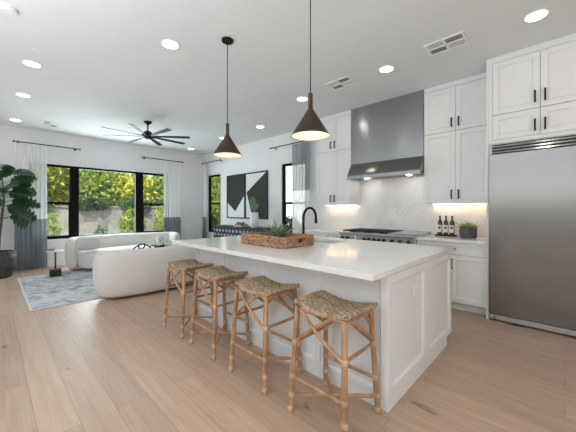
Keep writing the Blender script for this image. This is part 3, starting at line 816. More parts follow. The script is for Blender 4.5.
labs = ['rattan counter stool nearest the camera, by the right end of the island', 'rattan counter stool second from the right end of the island',
        'rattan counter stool third from the right end of the island', 'rattan counter stool farthest away, beside the white sofa']
for i, (x, y, a, lb) in enumerate(((-1.062, 1.522, .0, labs[0]), (-1.722, 1.525, .0, labs[1]), (-2.382, 1.527, -.02, labs[2]), (-2.985, 1.527, .01, labs[3]))):
    if i == 0: st.location = (x, y, 0); st.rotation_euler = (0, 0, a); st['label'] = lb
    else: dup(st, (x, y, 0), lb, a)

# ------------------------------------------------------------------ basket and succulent on the island
s = thing('seagrass_basket', 'low rectangular woven seagrass basket on the island', 'basket', (-2.27, 2.17, .914))
b = MB(); W_, D_, H_ = .35, .23, .105
for k in range(7):
    z = .012 + k * .0155; o = .004 * math.sin(k * 2.1)
    loop = []
    for (ax, ay, bx_, by_) in ((-1, -1, 1, -1), (1, -1, 1, 1), (1, 1, -1, 1), (-1, 1, -1, -1)):
        n = 22 if ay == by_ else 15
        for q in range(n):
            t = q / n; x = (ax + (bx_ - ax) * t) * (W_ - .012 + o); y = (ay + (by_ - ay) * t) * (D_ - .012 + o)
            # strand wobble only; the handle openings are not cut
            wob = .0028 * math.sin(q * PI + k * PI)
            loop.append((x * (1 + wob * 3), y * (1 + wob * 3), z + .002 * math.sin(q * 2.3 + k)))
    b.tube(loop, .0098, 7, close=True)
b.build('wall', M['basket'], s, True)
MB().box((-W_ + .02, -D_ + .02, 0), (W_ - .02, D_ - .02, .012)).build('bottom', M['basket'], s)
for sx in (-1, 1):
    MB().tube([(sx * (W_ + .004), -.06, .085), (sx * (W_ + .008), -.03, .100), (sx * (W_ + .008), .03, .100), (sx * (W_ + .004), .06, .085)], .009, 8).build('handle', M['basket'], s, True)
    d = MB(); d.ball((sx * (W_ - .001), 0, .066), .034, 14, 8, (.1, 1, .55)); d.build('handle_hole_shade', M['dark_glass'], s, True)  # flattened dark ball standing in for the shade inside the handle hole

def blade_leaf(mb, base, direction, up, length, width, thick=.006, curl=.3, nseg=8, tip=.05, wf=None):
    d = Vector(direction).normalized(); side = d.cross(Vector(up)).normalized()
    if side.length < .1: side = Vector((1, 0, 0))
    nrm = side.cross(d).normalized(); p0 = Vector(base); rows = []
    for k in range(nseg + 1):
        t = k / nseg; wv = width * (wf(t) if wf else (math.sin(PI * min(1, t * .85 + .15)) ** .8 if t < 1 else tip))
        c = p0 + d * length * t - nrm * 0 + Vector((0, 0, -1)) * curl * length * t * t
        rows.append((c - side * wv + nrm * wv * .25, c - nrm * thick, c + side * wv + nrm * wv * .25, c + nrm * thick * .3))
    o = len(mb.v); vs = [tuple(v) for r_ in rows for v in r_]; fs = []
    for k in range(nseg):
        for q in range(4):
            a = k * 4 + q; b2 = k * 4 + (q + 1) % 4; fs.append((a, b2, b2 + 4, a + 4))
    fs.append((0, 3, 2, 1)); n = nseg * 4; fs.append((n, n + 1, n + 2, n + 3)); mb.add(vs, fs)

s = thing('succulent', 'grey-green agave succulent sitting in the seagrass basket', 'plant', (-2.24, 2.17, .9265))
MB().lathe([(.055, 0), (.075, .01), (.082, .05), (.07, .052), (.06, .045)], 20).build('pot', M['pot_grey'], s, 'auto')
lf = MB(); rnd = random.Random(4)
for ring, (n, el, ln, wd) in enumerate(((9, .35, .19, .031), (8, .70, .21, .031), (6, 1.0, .21, .026), (4, 1.3, .20, .020))):
    for k in range(n):
        a = 2 * PI * k / n + ring * .5 + rnd.uniform(-.15, .15); e = el + rnd.uniform(-.1, .1)
        l = ln * rnd.uniform(.85, 1.15)
        blade_leaf(lf, (.015 * math.cos(a), .015 * math.sin(a), .05), (math.cos(a) * math.cos(e), math.sin(a) * math.cos(e), math.sin(e)), (0, 0, 1), l, wd, .008, .08,
                   wf=lambda t: (.75 + .5 * math.sin(PI * min(t * 1.3, 1))) * (1 - t ** 3) + .03)
lf.build('leaves', M['succulent'], s, True)

# ------------------------------------------------------------------ counter items
for i, (x, lab) in enumerate(((-1.315, 'amber oil bottle with white label, left of three on the counter tray'), (-1.235, 'amber oil bottle with white label, middle of three on the counter tray'),
                              (-1.155, 'amber oil bottle with white label, right of three on the counter tray'))):
    s = thing('oil_bottle', lab, 'bottle', (x, 4.56, .9235), group='oil bottles on the tray')
    MB().lathe([(.028, 0), (.031, .004), (.031, .175), (.027, .198), (.013, .222), (.0115, .235), (.0115, .262)], 24).build('glass_body', M['bottle'], s, 'auto')
    MB().lathe([(.0135, 0), (.0135, .026), (.011, .028)], 16, (0, 0, .256)).build('cap', M['ink'], s, 'auto')
    l = MB(); n = 14
    vs = []; fs = []
    for k in range(n + 1):
        a = -PI / 2 - 1.05 + 2.1 * k / n
        for (rr, z) in ((.0314, .045), (.0314, .15), (.0322, .15), (.0322, .045)): vs.append((rr * math.cos(a), rr * math.sin(a), z))
    for k in range(n):
        for q in range(4): fs.append((k * 4 + q, k * 4 + (q + 1) % 4, k * 4 + 4 + (q + 1) % 4, k * 4 + 4 + q))
    fs += [(0, 1, 2, 3), (n * 4, n * 4 + 3, n * 4 + 2, n * 4 + 1)]
    l.add(vs, fs); lab_o = l.build('label_sticker', M['paper'], s)
    for z0 in (.095,):
        vs = []; fs = []
        for k in range(7):
            a = -PI / 2 - .5 + 1.0 * k / 6
            for (rr, z) in ((.0324, z0), (.0324, z0 + .03), (.0328, z0 + .03), (.0328, z0)): vs.append((rr * math.cos(a), rr * math.sin(a), z))
        for k in range(6):
            for q in range(4): fs.append((k * 4 + q, k * 4 + (q + 1) % 4, k * 4 + 4 + (q + 1) % 4, k * 4 + 4 + q))
        MB().add(vs, fs).build('printed_mark', M['ink'], lab_o)
t = MB(); t.box((-.135, -.045, 0), (.135, .045, .009)); t.box((-.135, -.045, .009), (.135, -.040, .022)).box((-.135, .040, .009), (.135, .045, .022))
tag(t.build('bottle_tray', M['black'], loc=(-1.235, 4.56, .9142)), 'slim dark tray holding three oil bottles', 'tray')
s = thing('herb_planter', 'dark grey textured pot of green herbs beside the refrigerator', 'plant', (-.945, 4.50, .9142))
MB().lathe([(.088, 0), (.1, .012), (.104, .08), (.102, .15), (.09, .152), (.088, .135)], 32).build('pot', M['pot_grey'], s, 'auto')
MB().lathe([(.087, .13), (.05, .138)], 20).build('soil', M['soil'], s, True)
lf = MB(); rnd = random.Random(9)
for k in range(60):
    a = rnd.uniform(0, 2 * PI); e = rnd.uniform(.25, 1.35); rr = rnd.uniform(0, .06)
    blade_leaf(lf, (rr * math.cos(a), rr * math.sin(a), .136), (math.cos(a) * math.cos(e), math.sin(a) * math.cos(e), math.sin(e)), (0, 0, 1), rnd.uniform(.07, .14), .010, .003, .35, 5)
for k in range(3):
    blade_leaf(lf, (-.04, 0, .14), (-.8, -.3 + .2 * k, .5), (0, 0, 1), .14, .007, .003, .1, 5)
lf.build('leaves', M['herb'], s, True)

# under cabinet lights --------------------------------------------------------
for (a, b, lab) in ((-1.46, -.70, 'warm strip light under the wall cabinet by the refrigerator'), (-3.46, -2.77, 'warm strip light under the wall cabinet left of the hood')):
    s = thing('under_cabinet_light', lab, 'light', ((a + b) / 2, 4.70, 1.3845), group='under cabinet strip lights')
    h = (b - a) / 2
    MB().box((-h, -.010, -.006), (h, .010, 0)).build('housing', M['trim'], s)
    MB().box((-h + .005, -.006, -.0085), (h - .005, .006, -.0065)).build('diffuser', M['strip'], s)

# ------------------------------------------------------------------ ceiling items
def can(x, y, lab, r0=.085):
    s = thing('recessed_light', lab, 'ceiling light', (x, y, ZC), group='recessed ceiling lights')
    MB().lathe([(r0 + .012, 0), (r0 + .01, -.006), (r0 - .006, -.006), (r0 - .006, -.001)], 32).build('trim_ring', M['trim'], s, 'auto')
    MB().lathe([(r0 - .008, -.0012), (r0 - .010, -.0045), (.01, -.0045)], 32).build('diffuser', M['lamp'], s, 'auto')
    return s
base_can = None
CANS = [(-3.05, 1.34, 'round recessed ceiling light left of the farther pendant cord'), (-4.67, .35, 'round recessed ceiling light, nearest of the three along the left side'),
        (-6.03, .35, 'round recessed ceiling light, middle of the three along the left side'), (-7.82, .34, 'round recessed ceiling light above the potted tree by the window wall'),
        (-.19, 3.47, 'round recessed ceiling light in front of the refrigerator'), (-1.62, 3.47, 'round recessed ceiling light between the two larger kitchen vents, near the hood'),
        (-3.03, 3.467, 'round recessed ceiling light directly above the nearer pendant shade'), (-4.69, 4.0, 'small far recessed ceiling light between the two pendant shades'),
        (-6.09, 3.98, 'far recessed ceiling light just behind the farther pendant shade'), (-7.81, 4.04, 'farthest recessed ceiling light near the room corner beyond the fan')]
for i, (x, y, lab) in enumerate(CANS):
    if i == 0: base_can = can(x, y, lab)
    else: dup(base_can, (x, y, ZC), lab)

def vent(x, y, lab, wx=.38, wy=.27):
    s = thing('ceiling_vent', lab, 'air vent', (x, y, ZC), group='ceiling air vents')
    MB().box((-wx / 2 + .02, -wy / 2 + .02, -.003), (wx / 2 - .02, wy / 2 - .02, -.0005)).build('backing', M['vent_dark'], s)
    f = MB()
    for (a, b) in (((-wx / 2, -wy / 2), (wx / 2, -wy / 2 + .022)), ((-wx / 2, wy / 2 - .022), (wx / 2, wy / 2)), ((-wx / 2, -wy / 2 + .022), (-wx / 2 + .022, wy / 2 - .022)),
                   ((wx / 2 - .022, -wy / 2 + .022), (wx / 2, wy / 2 - .022)), ((-.012, -wy / 2 + .022), (.012, wy / 2 - .022)), ((-wx / 2 + .022, -.01), (wx / 2 - .022, .01))):
        f.box((a[0], a[1], -.012), (b[0], b[1], -.0005))
    f.build('frame', M['trim'], s, bevel=.002)
    for qx, x0_ in enumerate((-wx / 2 + .022, .012)):
        for qy, y0_ in enumerate((-wy / 2 + .022, .01)):
            l = MB(); ww = wx / 2 - .034; hh = wy / 2 - .032; nl = 7
            if (qx + qy) % 2 == 0:
                for k in range(7):
                    xx = x0_ + ww * (k + .5) / 7; l.add([(xx - .008, y0_, -.009), (xx - .006, y0_, -.010), (xx + .005, y0_, -.0035), (xx - .008, y0_ + hh, -.009), (xx - .006, y0_ + hh, -.010), (xx + .005, y0_ + hh, -.0035)], [(0, 1, 2), (5, 4, 3), (0, 1, 4, 3), (1, 2, 5, 4), (2, 0, 3, 5)])
            else:
                for k in range(5):
                    yy = y0_ + hh * (k + .5) / 5; l.add([(x0_, yy - .006, -.009), (x0_, yy - .004, -.010), (x0_, yy + .004, -.0035), (x0_ + ww, yy - .006, -.009), (x0_ + ww, yy - .004, -.010), (x0_ + ww, yy + .004, -.0035)], [(0, 1, 2), (5, 4, 3), (0, 1, 4, 3), (1, 2, 5, 4), (2, 0, 3, 5)])
            l.build('louvre_set', M['trim'], s)
    return s
v0 = vent(-.918, 3.39, 'white ceiling air vent nearest the refrigerator')
dup(v0, (-2.26, 3.41, ZC), 'white ceiling air vent in front of the range hood')
dup(v0, (-7.67, .86, ZC), 'white ceiling air vent near the left curtain of the large window')
s = thing('smoke_detector', 'round white smoke detector at the top left corner of the ceiling', 'smoke detector', (-3.53, .10, ZC))
MB().lathe([(.068, 0), (.066, -.022), (.05, -.034), (.012, -.036)], 28).build('housing', M['trim'], s, 'auto')
MB().lathe([(.045, -.0345), (.04, -.038), (.02, -.038)], 24).build('grille', M['outlet'], s, 'auto')
for (x, y, lab) in ((-4.235, .35, 'small white sprinkler cover on the ceiling beside the recessed lights at left'), (-4.23, 4.03, 'small white sprinkler cover on the ceiling above the wall art')):
    s = thing('sprinkler_cover', lab, 'sprinkler', (x, y, ZC), group='sprinkler covers')
    MB().lathe([(.042, 0), (.04, -.004), (.02, -.006), (.004, -.006)], 24).build('cap', M['trim'], s, 'auto')

# pendants ---------------------------------------------------------------------
def pendant(x, lab):
    s = thing('pendant_light', lab, 'pendant light', (x, 1.722, ZC), group='dark bronze cone pendants')
    MB().lathe([(.062, 0), (.062, -.014), (.056, -.02), (.008, -.022)], 32).build('canopy', M['black'], s, 'auto')
    MB().tube([(0, 0, -.02), (0, 0, -.885)], .004, 8).build('cord', M['black'], s, True)
    MB().lathe([(.006, -.87), (.017, -.88), (.018, -.885), (.018, -1.0), (.019, -1.004)], 20).build('stem', M['bronze'], s, 'auto')
    sh = MB(); n = 48; prof = [(.018, -.985), (.021, -1.0), (.148, -1.202), (.151, -1.208), (.149, -1.209)]
    inner = [(.146, -1.2055), (.02, -1.006)]
    sh.v = []; 
    o = MB().lathe(prof + [(.1465, -1.2065)], n); o.f = o.f[:-2]; o.build('shade', M['bronze'], s, 'auto')
    o = MB().lathe([(.1464, -1.2062), (.0205, -1.006), (.004, -1.005)], n); o.f = o.f[:-2]; o.build('shade_lining', M['shade_inner'], s, 'auto')
    MB().ball((0, 0, -1.11), .032, 16, 10).build('bulb', M['bulb'], s, True)
    return s
p0 = pendant(-2.543, 'dark bronze cone pendant light, farther of the two, above the island')
dup(p0, (-1.42, 1.722, ZC), 'dark bronze cone pendant light, nearer of the two, above the island')

# ceiling fan -------------------------------------------------------------------
s = thing('ceiling_fan', 'black eight-blade ceiling fan over the living area', 'ceiling fan', (-6.05, 2.20, ZC))
MB().lathe([(.075, 0), (.075, -.02), (.03, -.06), (.018, -.062)], 28).build('canopy', M['black'], s, 'auto')
MB().tube([(0, 0, -.05), (0, 0, -.2)], .014, 12).build('downrod', M['black'], s, True)
MB().lathe([(.02, -.18), (.06, -.2), (.11, -.25), (.11, -.285), (.07, -.32), (.05, -.345), (.01, -.35)], 28).build('motor', M['black'], s, 'auto')
for k in range(8):
    a = math.radians(6 + 45 * k); bm_ = MB()
    n = 10; vs = []; fs = []
    for i in range(n + 1):
        t = i / n; rr = .10 + t * .72; wd = .020 + .022 * min(1, t * 1.6); tw_ = -.009
        for (q, zz) in ((-wd, -.02 - tw_ - .004), (wd, -.02 + tw_ - .004), (wd, -.02 + tw_ + .004), (-wd, -.02 - tw_ + .004)): vs.append((rr, q, zz - .275))
    for i in range(n):
        for q in range(4): fs.append((i * 4 + q, i * 4 + (q + 1) % 4, i * 4 + 4 + (q + 1) % 4, i * 4 + 4 + q))
    fs += [(0, 3, 2, 1), (n * 4, n * 4 + 1, n * 4 + 2, n * 4 + 3)]
    bm_.add(vs, fs).xform(Matrix.Rotation(a, 4, 'Z')); bm_.build('blade', M['black'], s)

# ------------------------------------------------------------------ curtains and rods
def rod(axis, at, a0, a1, z, lab):
    s = thing('curtain_rod', lab, 'curtain rod', (at, (a0 + a1) / 2, z) if axis == 'y' else ((a0 + a1) / 2, at, z), group='black curtain rods')
    h = (a1 - a0) / 2
    D = (lambda t, o, zz: (o, t, zz)) if axis == 'y' else (lambda t, o, zz: (t, o, zz))
    MB().tube([D(-h, 0, 0), D(h, 0, 0)], .011, 12).build('rod', M['black'], s, True)
    for e in (-h, h):
        k = math.copysign(1, e); MB().tube([D(e, 0, 0), D(e + k * .01, 0, 0), D(e + k * .03, 0, 0), D(e + k * .032, 0, 0)], [.012, .02, .02, .01], 14).build('finial', M['black'], s, 'auto')
        o = -.105 if axis == 'y' else .115
        MB().tube([D(e - k * .06, 0, -.012), D(e - k * .06, o * .9, -.012)], .006, 8).tube([D(e - k * .06, o * .9 - .0, -.012), D(e - k * .06, o, -.012)], .022, 12).build('bracket', M['black'], s, 'auto')
RZ = 2.735
rod('y', XL + .11, .35, 1.46, RZ, 'short black curtain rod above the left side of the large window')
rod('y', XL + .11, 2.90, 4.02, RZ, 'short black curtain rod above the right side of the large window')
rod('x', YK - .12, -8.25, -7.25, RZ + .02, 'black curtain rod above the narrow window left of the wall art')
rod('x', YK - .12, -5.05, -3.66, RZ + .03, 'black curtain rod above the window beside the wall cabinets')
def curtain(axis, at, a0, a1, ztop, zs, lab, mats, folds=7, flare=.04, amp=.035, z0=.015):
    L0 = (a0 + a1) / 2
    s = thing('sheer_curtain', lab, 'curtain', (at, L0, 0) if axis == 'y' else (L0, at, 0), group='two-tone sheer curtains')
    for (za, zb, m, nm) in ((z0, zs, mats[1], 'lower_panel'), (zs, ztop, mats[0], 'upper_panel')):
        mb = MB(); n = folds * 12; mz = 12; vs = []; fs = []
        for side in (0, 1):
            for j in range(mz + 1):
                z = za + (zb - za) * j / mz; q = 1 + flare * (1 - z / ztop)
                for i in range(n + 1):
                    t = i / n; ph = 2 * PI * folds * t
                    am = amp * (.65 + .35 * (1 - z / ztop)) * (.8 + .3 * math.sin(t * 9 + 1))
                    u = (t - .5) * (a1 - a0) * q + .01 * math.sin(ph * 2); o = am * math.sin(ph + .5 * math.sin(z * 1.3 + t * 4)) + side * .0016
                    vs.append((o, u, z) if axis == 'y' else (u, o, z))
        Q = (mz + 1) * (n + 1)
        for side in (0,):
            for j in range(mz):
                for i in range(n):
                    a = j * (n + 1) + i; fs.append((a, a + 1, a + n + 2, a + n + 1))
        vs = vs[:Q]
        mb.add(vs, fs); mb.build(nm, m, s, True)
    return s
SW, SG, SS = M['sheer_white'], M['sheer_grey'], M['sheer_smoke']
curtain('y', XL + .11, .35, .87, RZ - .024, 1.09, 'white sheer curtain with grey lower band behind the potted tree', (SW, SG), 7)
curtain('y', XL + .11, 3.46, 3.97, RZ - .024, 1.08, 'white sheer curtain with grey lower band at the right of the large window', (SW, SG), 7)
curtain('x', YK - .12, -8.24, -8.02, RZ - .004, 1.08, 'narrow white and grey curtain left of the narrow window, by the room corner', (SW, SG), 4, amp=.03)
curtain('x', YK - .12, -4.36, -3.86, RZ + .006, 1.71, 'sheer curtain, smoky grey above and white below, beside the wall cabinets', (SS, SW), 6)

# ------------------------------------------------------------------ wall art
def art(x0, x1, lab, shapes):
    s = thing('wall_art', lab, 'wall art', ((x0 + x1) / 2, YK, 1.06), group='framed geometric artworks')
    h = (x1 - x0) / 2; H_ = 1.21
    f = MB()
    f.box((-h, -.045, 0), (-h + .03, -.001, H_)).box((h - .03, -.045, 0), (h, -.001, H_)).box((-h + .03, -.045, 0), (h - .03, -.001, .03)).box((-h + .03, -.045, H_ - .03), (h - .03, -.001, H_))
    f.build('frame', M['black'], s)
    c = MB().box((-h + .03, -.03, .03), (h - .03, -.002, H_ - .03)).build('canvas', M['art_white'], s)
    for P in shapes:
        P = [(-h + .03 + u * (2 * h - .06), .03 + v * (H_ - .06)) for u, v in P]
        MB().prism(P, -.0325, -.0302, Matrix(((1, 0, 0, 0), (0, 0, 1, 0), (0, 1, 0, 0), (0, 0, 0, 1)))).build('painted_shape', M['art_dark'], c)
art(-7.02, -6.175, 'framed charcoal and white geometric painting, left of the pair', [[(0, 1), (0, .36), (.47, .14), (1, .52), (1, 1)]])
art(-6.165, -5.29, 'framed charcoal and white geometric painting, right of the pair, behind the fern', [[(.03, .58), (1, 1), (1, 0), (.34, 0)]])

# ------------------------------------------------------------------ console and items
s = thing('console_cabinet', 'long dark navy console with white diamond inlay under the art', 'sideboard', (-5.87, 4.50, 0))
MB().box((-1.15, -.19, .13), (1.15, .21, .83)).build('body', M['navy'], s, bevel=.004)
MB().box((-1.17, -.21, .83), (1.17, .215, .865)).build('top', M['navy'], s, bevel=.004)
for k in range(4):
    a = -1.14 + k * .572
    d = MB().box((a, -.206, .14), (a + .562, -.191, .82)).build('door', M['console_front'], s, bevel=.002)
    MB().box((a + (.5 if k % 2 == 0 else .04), -.222, .44), (a + (.52 if k % 2 == 0 else .06), -.207, .52)).build('handle', M['black'], d, bevel=.002)
for x in (-1.08, 1.08):
    for y in (-.15, .16): MB().lathe([(.018, 0), (.028, .13)], 12, (x, y, 0)).build('leg', M['black'], s, True)
CT = .8655
s = thing('ribbed_vase', 'white ribbed vase holding fern fronds on the console', 'vase', (-5.41, 4.43, CT))
v_ = MB(); v_.lathe([(.075, 0), (.09, .01), (.105, .15), (.1, .3), (.085, .37), (.07, .372), (.068, .3)], 48, ripple=.03, rn=16); v_.build('body', M['white_ceramic'], s, True)
s2 = thing('fern_frond', 'broad green fern frond standing in the white vase, left', 'plant', (-5.41, 4.43, CT), group='fronds in the vase')
def frond(parent, base, d, length, lw, n=16):
    st_ = MB(); d = Vector(d).normalized(); pts = [Vector(base) + d * length * t + Vector((0, 0, -.08)) * t * t for t in [i / 10 for i in range(11)]]
    st_.tube(pts, [.006 - .0004 * i for i in range(11)], 6); st_.build('stem', M['fern_leaf'], parent, True)
    lf = MB(); side = Vector((d.z, 0, -d.x)).normalized()
    for i in range(n):
        t = .18 + .82 * i / n; p = Vector(base) + d * length * t + Vector((0, 0, -.08)) * t * t
        w_ = lw * math.sin(PI * min(.98, max(.06, (t - .1) / .92))) ** .7
        for sg in (-1, 1):
            blade_leaf(lf, p, side * sg + d * .5, (0, -1, 0), w_, .013, .002, .08, 4)
    lf.build('leaflets', M['fern_leaf'], parent, True)
frond(s2, (-.03, .03, .305), (-.14, -.02, 1), .52, .15, 15)
s3 = thing('fern_frond', 'slender light green frond leaning right out of the white vase', 'plant', (-5.41, 4.43, CT), group='fronds in the vase')
frond(s3, (-.01, -.035, .31), (.55, -.02, .8), .42, .05)
t = tag(MB().box((-.17, -.12, 0), (.17, .12, .03)).build('book', M['book_cream'], bevel=.003, loc=(-5.98, 4.46, CT)), 'pale book lying flat on the console under the wooden beads', 'book')
t = tag(MB().box((-.15, -.10, 0), (.14, .11, .028)).build('book', M['wood_brown'], bevel=.003, loc=(-5.98, 4.46, CT + .0305)), 'brown book lying on the pale book on the console', 'book')
s = thing('wooden_chain', 'brown wooden chain ornament on the stacked books', 'ornament', (-5.97, 4.44, CT + .0590))
for k in range(3):
    pts = [Vector((-.075 + .075 * k + .055 * math.cos(a), .02 * (k - 1) + .035 * math.sin(a), .014 + .004 * abs(k - 1) + .014 * (1 + math.sin(a + k)))) for a in [2 * PI * i / 20 for i in range(20)]]
    MB().tube(pts, .013, 8, close=True).build('link', M['wood_mid'], s, True)

# ------------------------------------------------------------------ rug
s = thing('area_rug', 'mottled grey-blue area rug with pale border under the sofas', 'rug', (-6.13, 2.15, 0))
MB().box((-1.26, -1.81, .001), (1.26, 1.81, .010)).build('border', M['rug_border'], s, bevel=.003)
MB().box((-1.225, -1.775, .0102), (1.225, 1.775, .013)).build('pile', M['rug'], s)
RUG = .0135
# ------------------------------------------------------------------ sofas
def sweep(mb, path, hw, z0, z1, e=3.2, nseg=20, endr=None, lean=0.):
    """rounded bar swept along a plan path; hw half width, vertical section is a superellipse"""
    pts = [Vector((p[0], p[1], 0)) for p in path]
    # resample
    L_ = [0]
    for i in range(1, len(pts)): L_.append(L_[-1] + (pts[i] - pts[i - 1]).length)
    def at(s_):
        s_ = max(0, min(L_[-1], s_))
        for i in range(1, len(pts)):
            if s_ <= L_[i] + 1e-9:
                return pts[i - 1].lerp(pts[i], (s_ - L_[i - 1]) / (L_[i] - L_[i - 1]))
        return pts[-1]
    T_ = L_[-1]; er = endr or hw
    ss = [er * (1 - math.cos(PI / 2 * k / 7)) for k in range(8)]
    ss = [0.0008] + ss[1:]
    mid = [er + (T_ - 2 * er) * k / 40 for k in range(1, 40)]
    al = ss + mid + [T_ - q for q in ss[::-1]]
    o = len(mb.v); zc = (z0 + z1) / 2; hz = (z1 - z0) / 2
    for s_ in al:
        p = at(s_); t = (at(s_ + .04) - at(s_ - .04)).normalized(); n_ = Vector((t.y, -t.x, 0))
        d_ = min(s_, T_ - s_); k = 1.0
        if d_ < er: k = (1 - (1 - d_ / er) ** 2.6) ** (1 / 2.6)
        for q in range(nseg):
            a = 2 * PI * (q + .5) / nseg; c, s2_ = math.cos(a), math.sin(a)
            x = math.copysign(abs(c) ** (2 / e), c); y = math.copysign(abs(s2_) ** (2 / e), s2_)
            kz = .55 + .45 * k
            zz = zc + y * hz * kz
            tp = 1 - .22 * max(0, 1 - (zz - z0) / (.55 * (z1 - z0))) ** 2
            mb.v.append((p.x + n_.x * x * hw * k * tp, p.y + n_.y * x * hw * k * tp, zz))
    m = len(al)
    for i in range(m - 1):
        for q in range(nseg):
            j = (q + 1) % nseg; mb.f.append((o + i * nseg + q, o + i * nseg + j, o + (i + 1) * nseg + j, o + (i + 1) * nseg + q))
    mb.f.append(tuple(o + q for q in range(nseg))[::-1]); mb.f.append(tuple(o + (m - 1) * nseg + q for q in range(nseg)))
def catmull(P, n=10):
    out = []
    for i in range(len(P) - 1):
        p0, p1, p2, p3 = P[max(i - 1, 0)], P[i], P[i + 1], P[min(i + 2, len(P) - 1)]
        for k in range(n):
            t = k / n
            out.append(tuple(.5 * (2 * p1[d] + (p2[d] - p0[d]) * t + (2 * p0[d] - 5 * p1[d] + 4 * p2[d] - p3[d]) * t * t + (3 * p1[d] - p0[d] - 3 * p2[d] + p3[d]) * t ** 3) for d in (0, 1)))
    out.append(P[-1]); return out
def sofa(lab, cx_, cy_, z, flip, R=2.0, half=36, H=.73, arm=.55, yaw=0.):
    """crescent sofa; local frame: back centre at x=R from the arc centre, opening to -x"""
    s = thing('curved_sofa', lab, 'sofa', (cx_, cy_, z), (PI if flip else 0) + yaw, group='white curved boucle sofas')
    hb = .125; Rb = R - hb; a0 = math.radians(half)
    arc = [(Rb * math.cos(a) - R, Rb * math.sin(a)) for a in [(-1 + 2 * k / 12) * a0 for k in range(13)]]
    def wrap(sg):
        e = arc[0] if sg < 0 else arc[-1]
        return [(e[0] - .12, e[1] + sg * .05), (e[0] - .23, e[1] + sg * .045), (e[0] - .32, e[1] + sg * .01)]
    P = wrap(-1)[::-1] + arc + wrap(1)
    b = MB(); sweep(b, catmull(P, 4), hb, .02, H, 2.7, 24, .22, 0.0)
    b.build('back', M['boucle'], s, True)
    c = MB(); Rs = Rb - hb - .36
    a1 = a0 * 1.02
    arc2 = [(Rs * math.cos(a) - R, Rs * math.sin(a)) for a in [(-1 + 2 * k / 14) * a1 * (Rb / Rs) * .90 for k in range(15)]]
    sweep(c, arc2, .40, .03, .43, 4.0, 28, .26)
    c.build('seat', M['boucle'], s, True)
    return s
sofa('white curved boucle sofa with its back to the camera', -4.45, 2.06, RUG, False, R=2.0, half=26, H=.69, yaw=.12)
sofa('white curved boucle sofa facing the room under the large window', -8.05, 2.32, 0.002, True, R=2.6, half=25.5, H=.70)
s = MB(); s.ball((0, 0, 0), 1, 20, 12, (1, 1, 1)); s.v = [(math.copysign(abs(x) ** .7, x) * .13, math.copysign(abs(y) ** .6, y) * .22, math.copysign(abs(z) ** .7, z) * .145) for x, y, z in s.v]
o = s.build('bolster_cushion', M['cushion'], None, True, loc=(-7.20, 1.42, .595)); o.rotation_euler = (0, .12, .1)
tag(o, 'plump white round cushion on the left end of the window sofa', 'cushion')

# coffee table with its items
s = thing('coffee_table', 'round white marble coffee table between the two curved sofas', 'coffee table', (-6.3, 2.40, RUG))
MB().lathe([(.42, 0), (.42, .34), (.4, .36)], 48).build('drum_base', M['marble'], s, 'auto')
MB().lathe([(.5, .36), (.52, .37), (.52, .40), (.5, .41)], 56).build('tabletop', M['marble'], s, 'auto')
TZ = RUG + .4105
s = thing('flower_arrangement', 'low arrangement of cream hydrangeas on the coffee table', 'flowers', (-6.3, 2.56, TZ))
MB().lathe([(.07, 0), (.11, .02), (.135, .09), (.12, .092), (.1, .06)], 28).build('bowl', M['black'], s, 'auto')
rnd = random.Random(3)
for k in range(9):
    a = k * 2.4; rr = .06 * math.sqrt(k) ; c = (rr * math.cos(a), rr * math.sin(a) * 1.15, .24 - rr * .55)
    h = MB()
    for q in range(46):
        d = Vector((rnd.gauss(0, 1), rnd.gauss(0, 1), rnd.gauss(0, 1))).normalized(); p = Vector(c) + d * .062
        h.ball(p, .017, 6, 4)
    h.build('bloom', M['flower'], s, True)
lf = MB()
for k in range(14):
    a = k * .47; blade_leaf(lf, (.06 * math.cos(a), .06 * math.sin(a), .08), (math.cos(a), math.sin(a), .5), (0, 0, 1), .2, .035, .002, .3, 6)
lf.build('leaves', M['hedge_dark'], s, True)
s = thing('ring_sculpture', 'black looped ring sculpture on the coffee table', 'ornament', (-6.22, 2.12, TZ))
for (a, b, c, tl) in ((0, 0, .085, .5), (.03, .1, .07, -.6)):
    pts = [Vector((a + .05 * math.sin(t), b - .03 + .115 * math.cos(t), .095 + .08 * math.sin(t + tl))) for t in [2 * PI * i / 28 for i in range(28)]]
    MB().tube(pts, .013, 10, close=True).build('ring', M['black'], s, True)
# side table
s = thing('side_table', 'small pedestal side table with marble top on black block base', 'side table', (-7.10, .87, RUG))
MB().box((-.085, -.085, 0), (.085, .085, .13)).build('base', M['dark_glass'], s, bevel=.004)
MB().tube([(0, 0, .12), (0, 0, .475)], .013, 12).build('pole', M['bronze'], s, True)
MB().lathe([(.137, .475), (.145, .48), (.145, .492), (.137, .497)], 40).build('tabletop', M['marble'], s, 'auto')
tag(MB().box((-.07, -.055, 0), (.07, .055, .028)).build('book', M['wood_brown'], bevel=.003, loc=(-7.11, .80, RUG + .4975)), 'reddish brown book on the small side table', 'book')

# ------------------------------------------------------------------ potted tree
s = thing('potted_tree', 'tall dark-leaved indoor tree in a dark ribbed pot at the left', 'plant', (-7.78, .10, 0))
pr_ = [(.16, 0), (.19, .02), (.245, .18), (.27, .36), (.262, .43), (.235, .46), (.245, .485), (.235, .5), (.215, .5), (.21, .42)]
pot = MB(); pot.lathe(pr_, 48, ripple=.012, rn=24); pot.build('pot', M['pot_dark'], s, True)
MB().lathe([(.208, .40), (.205, .445), (.02, .45)], 28).build('soil', M['soil'], s, True)
MB().tube([(.02, 0, .44), (.05, .02, .8), (.03, .05, 1.15), (.0, .08, 1.5), (0.03, .05, 1.95)], [.022, .02, .018, .014, .008], 10).build('trunk', M['bark'], s, True)
MB().tube([(-.03, -.02, .44), (-.10, -.08, .9), (-.05, -.12, 1.4), (-.03, -.08, 1.8)], [.018, .016, .012, .008], 10).build('trunk', M['bark'], s, True)
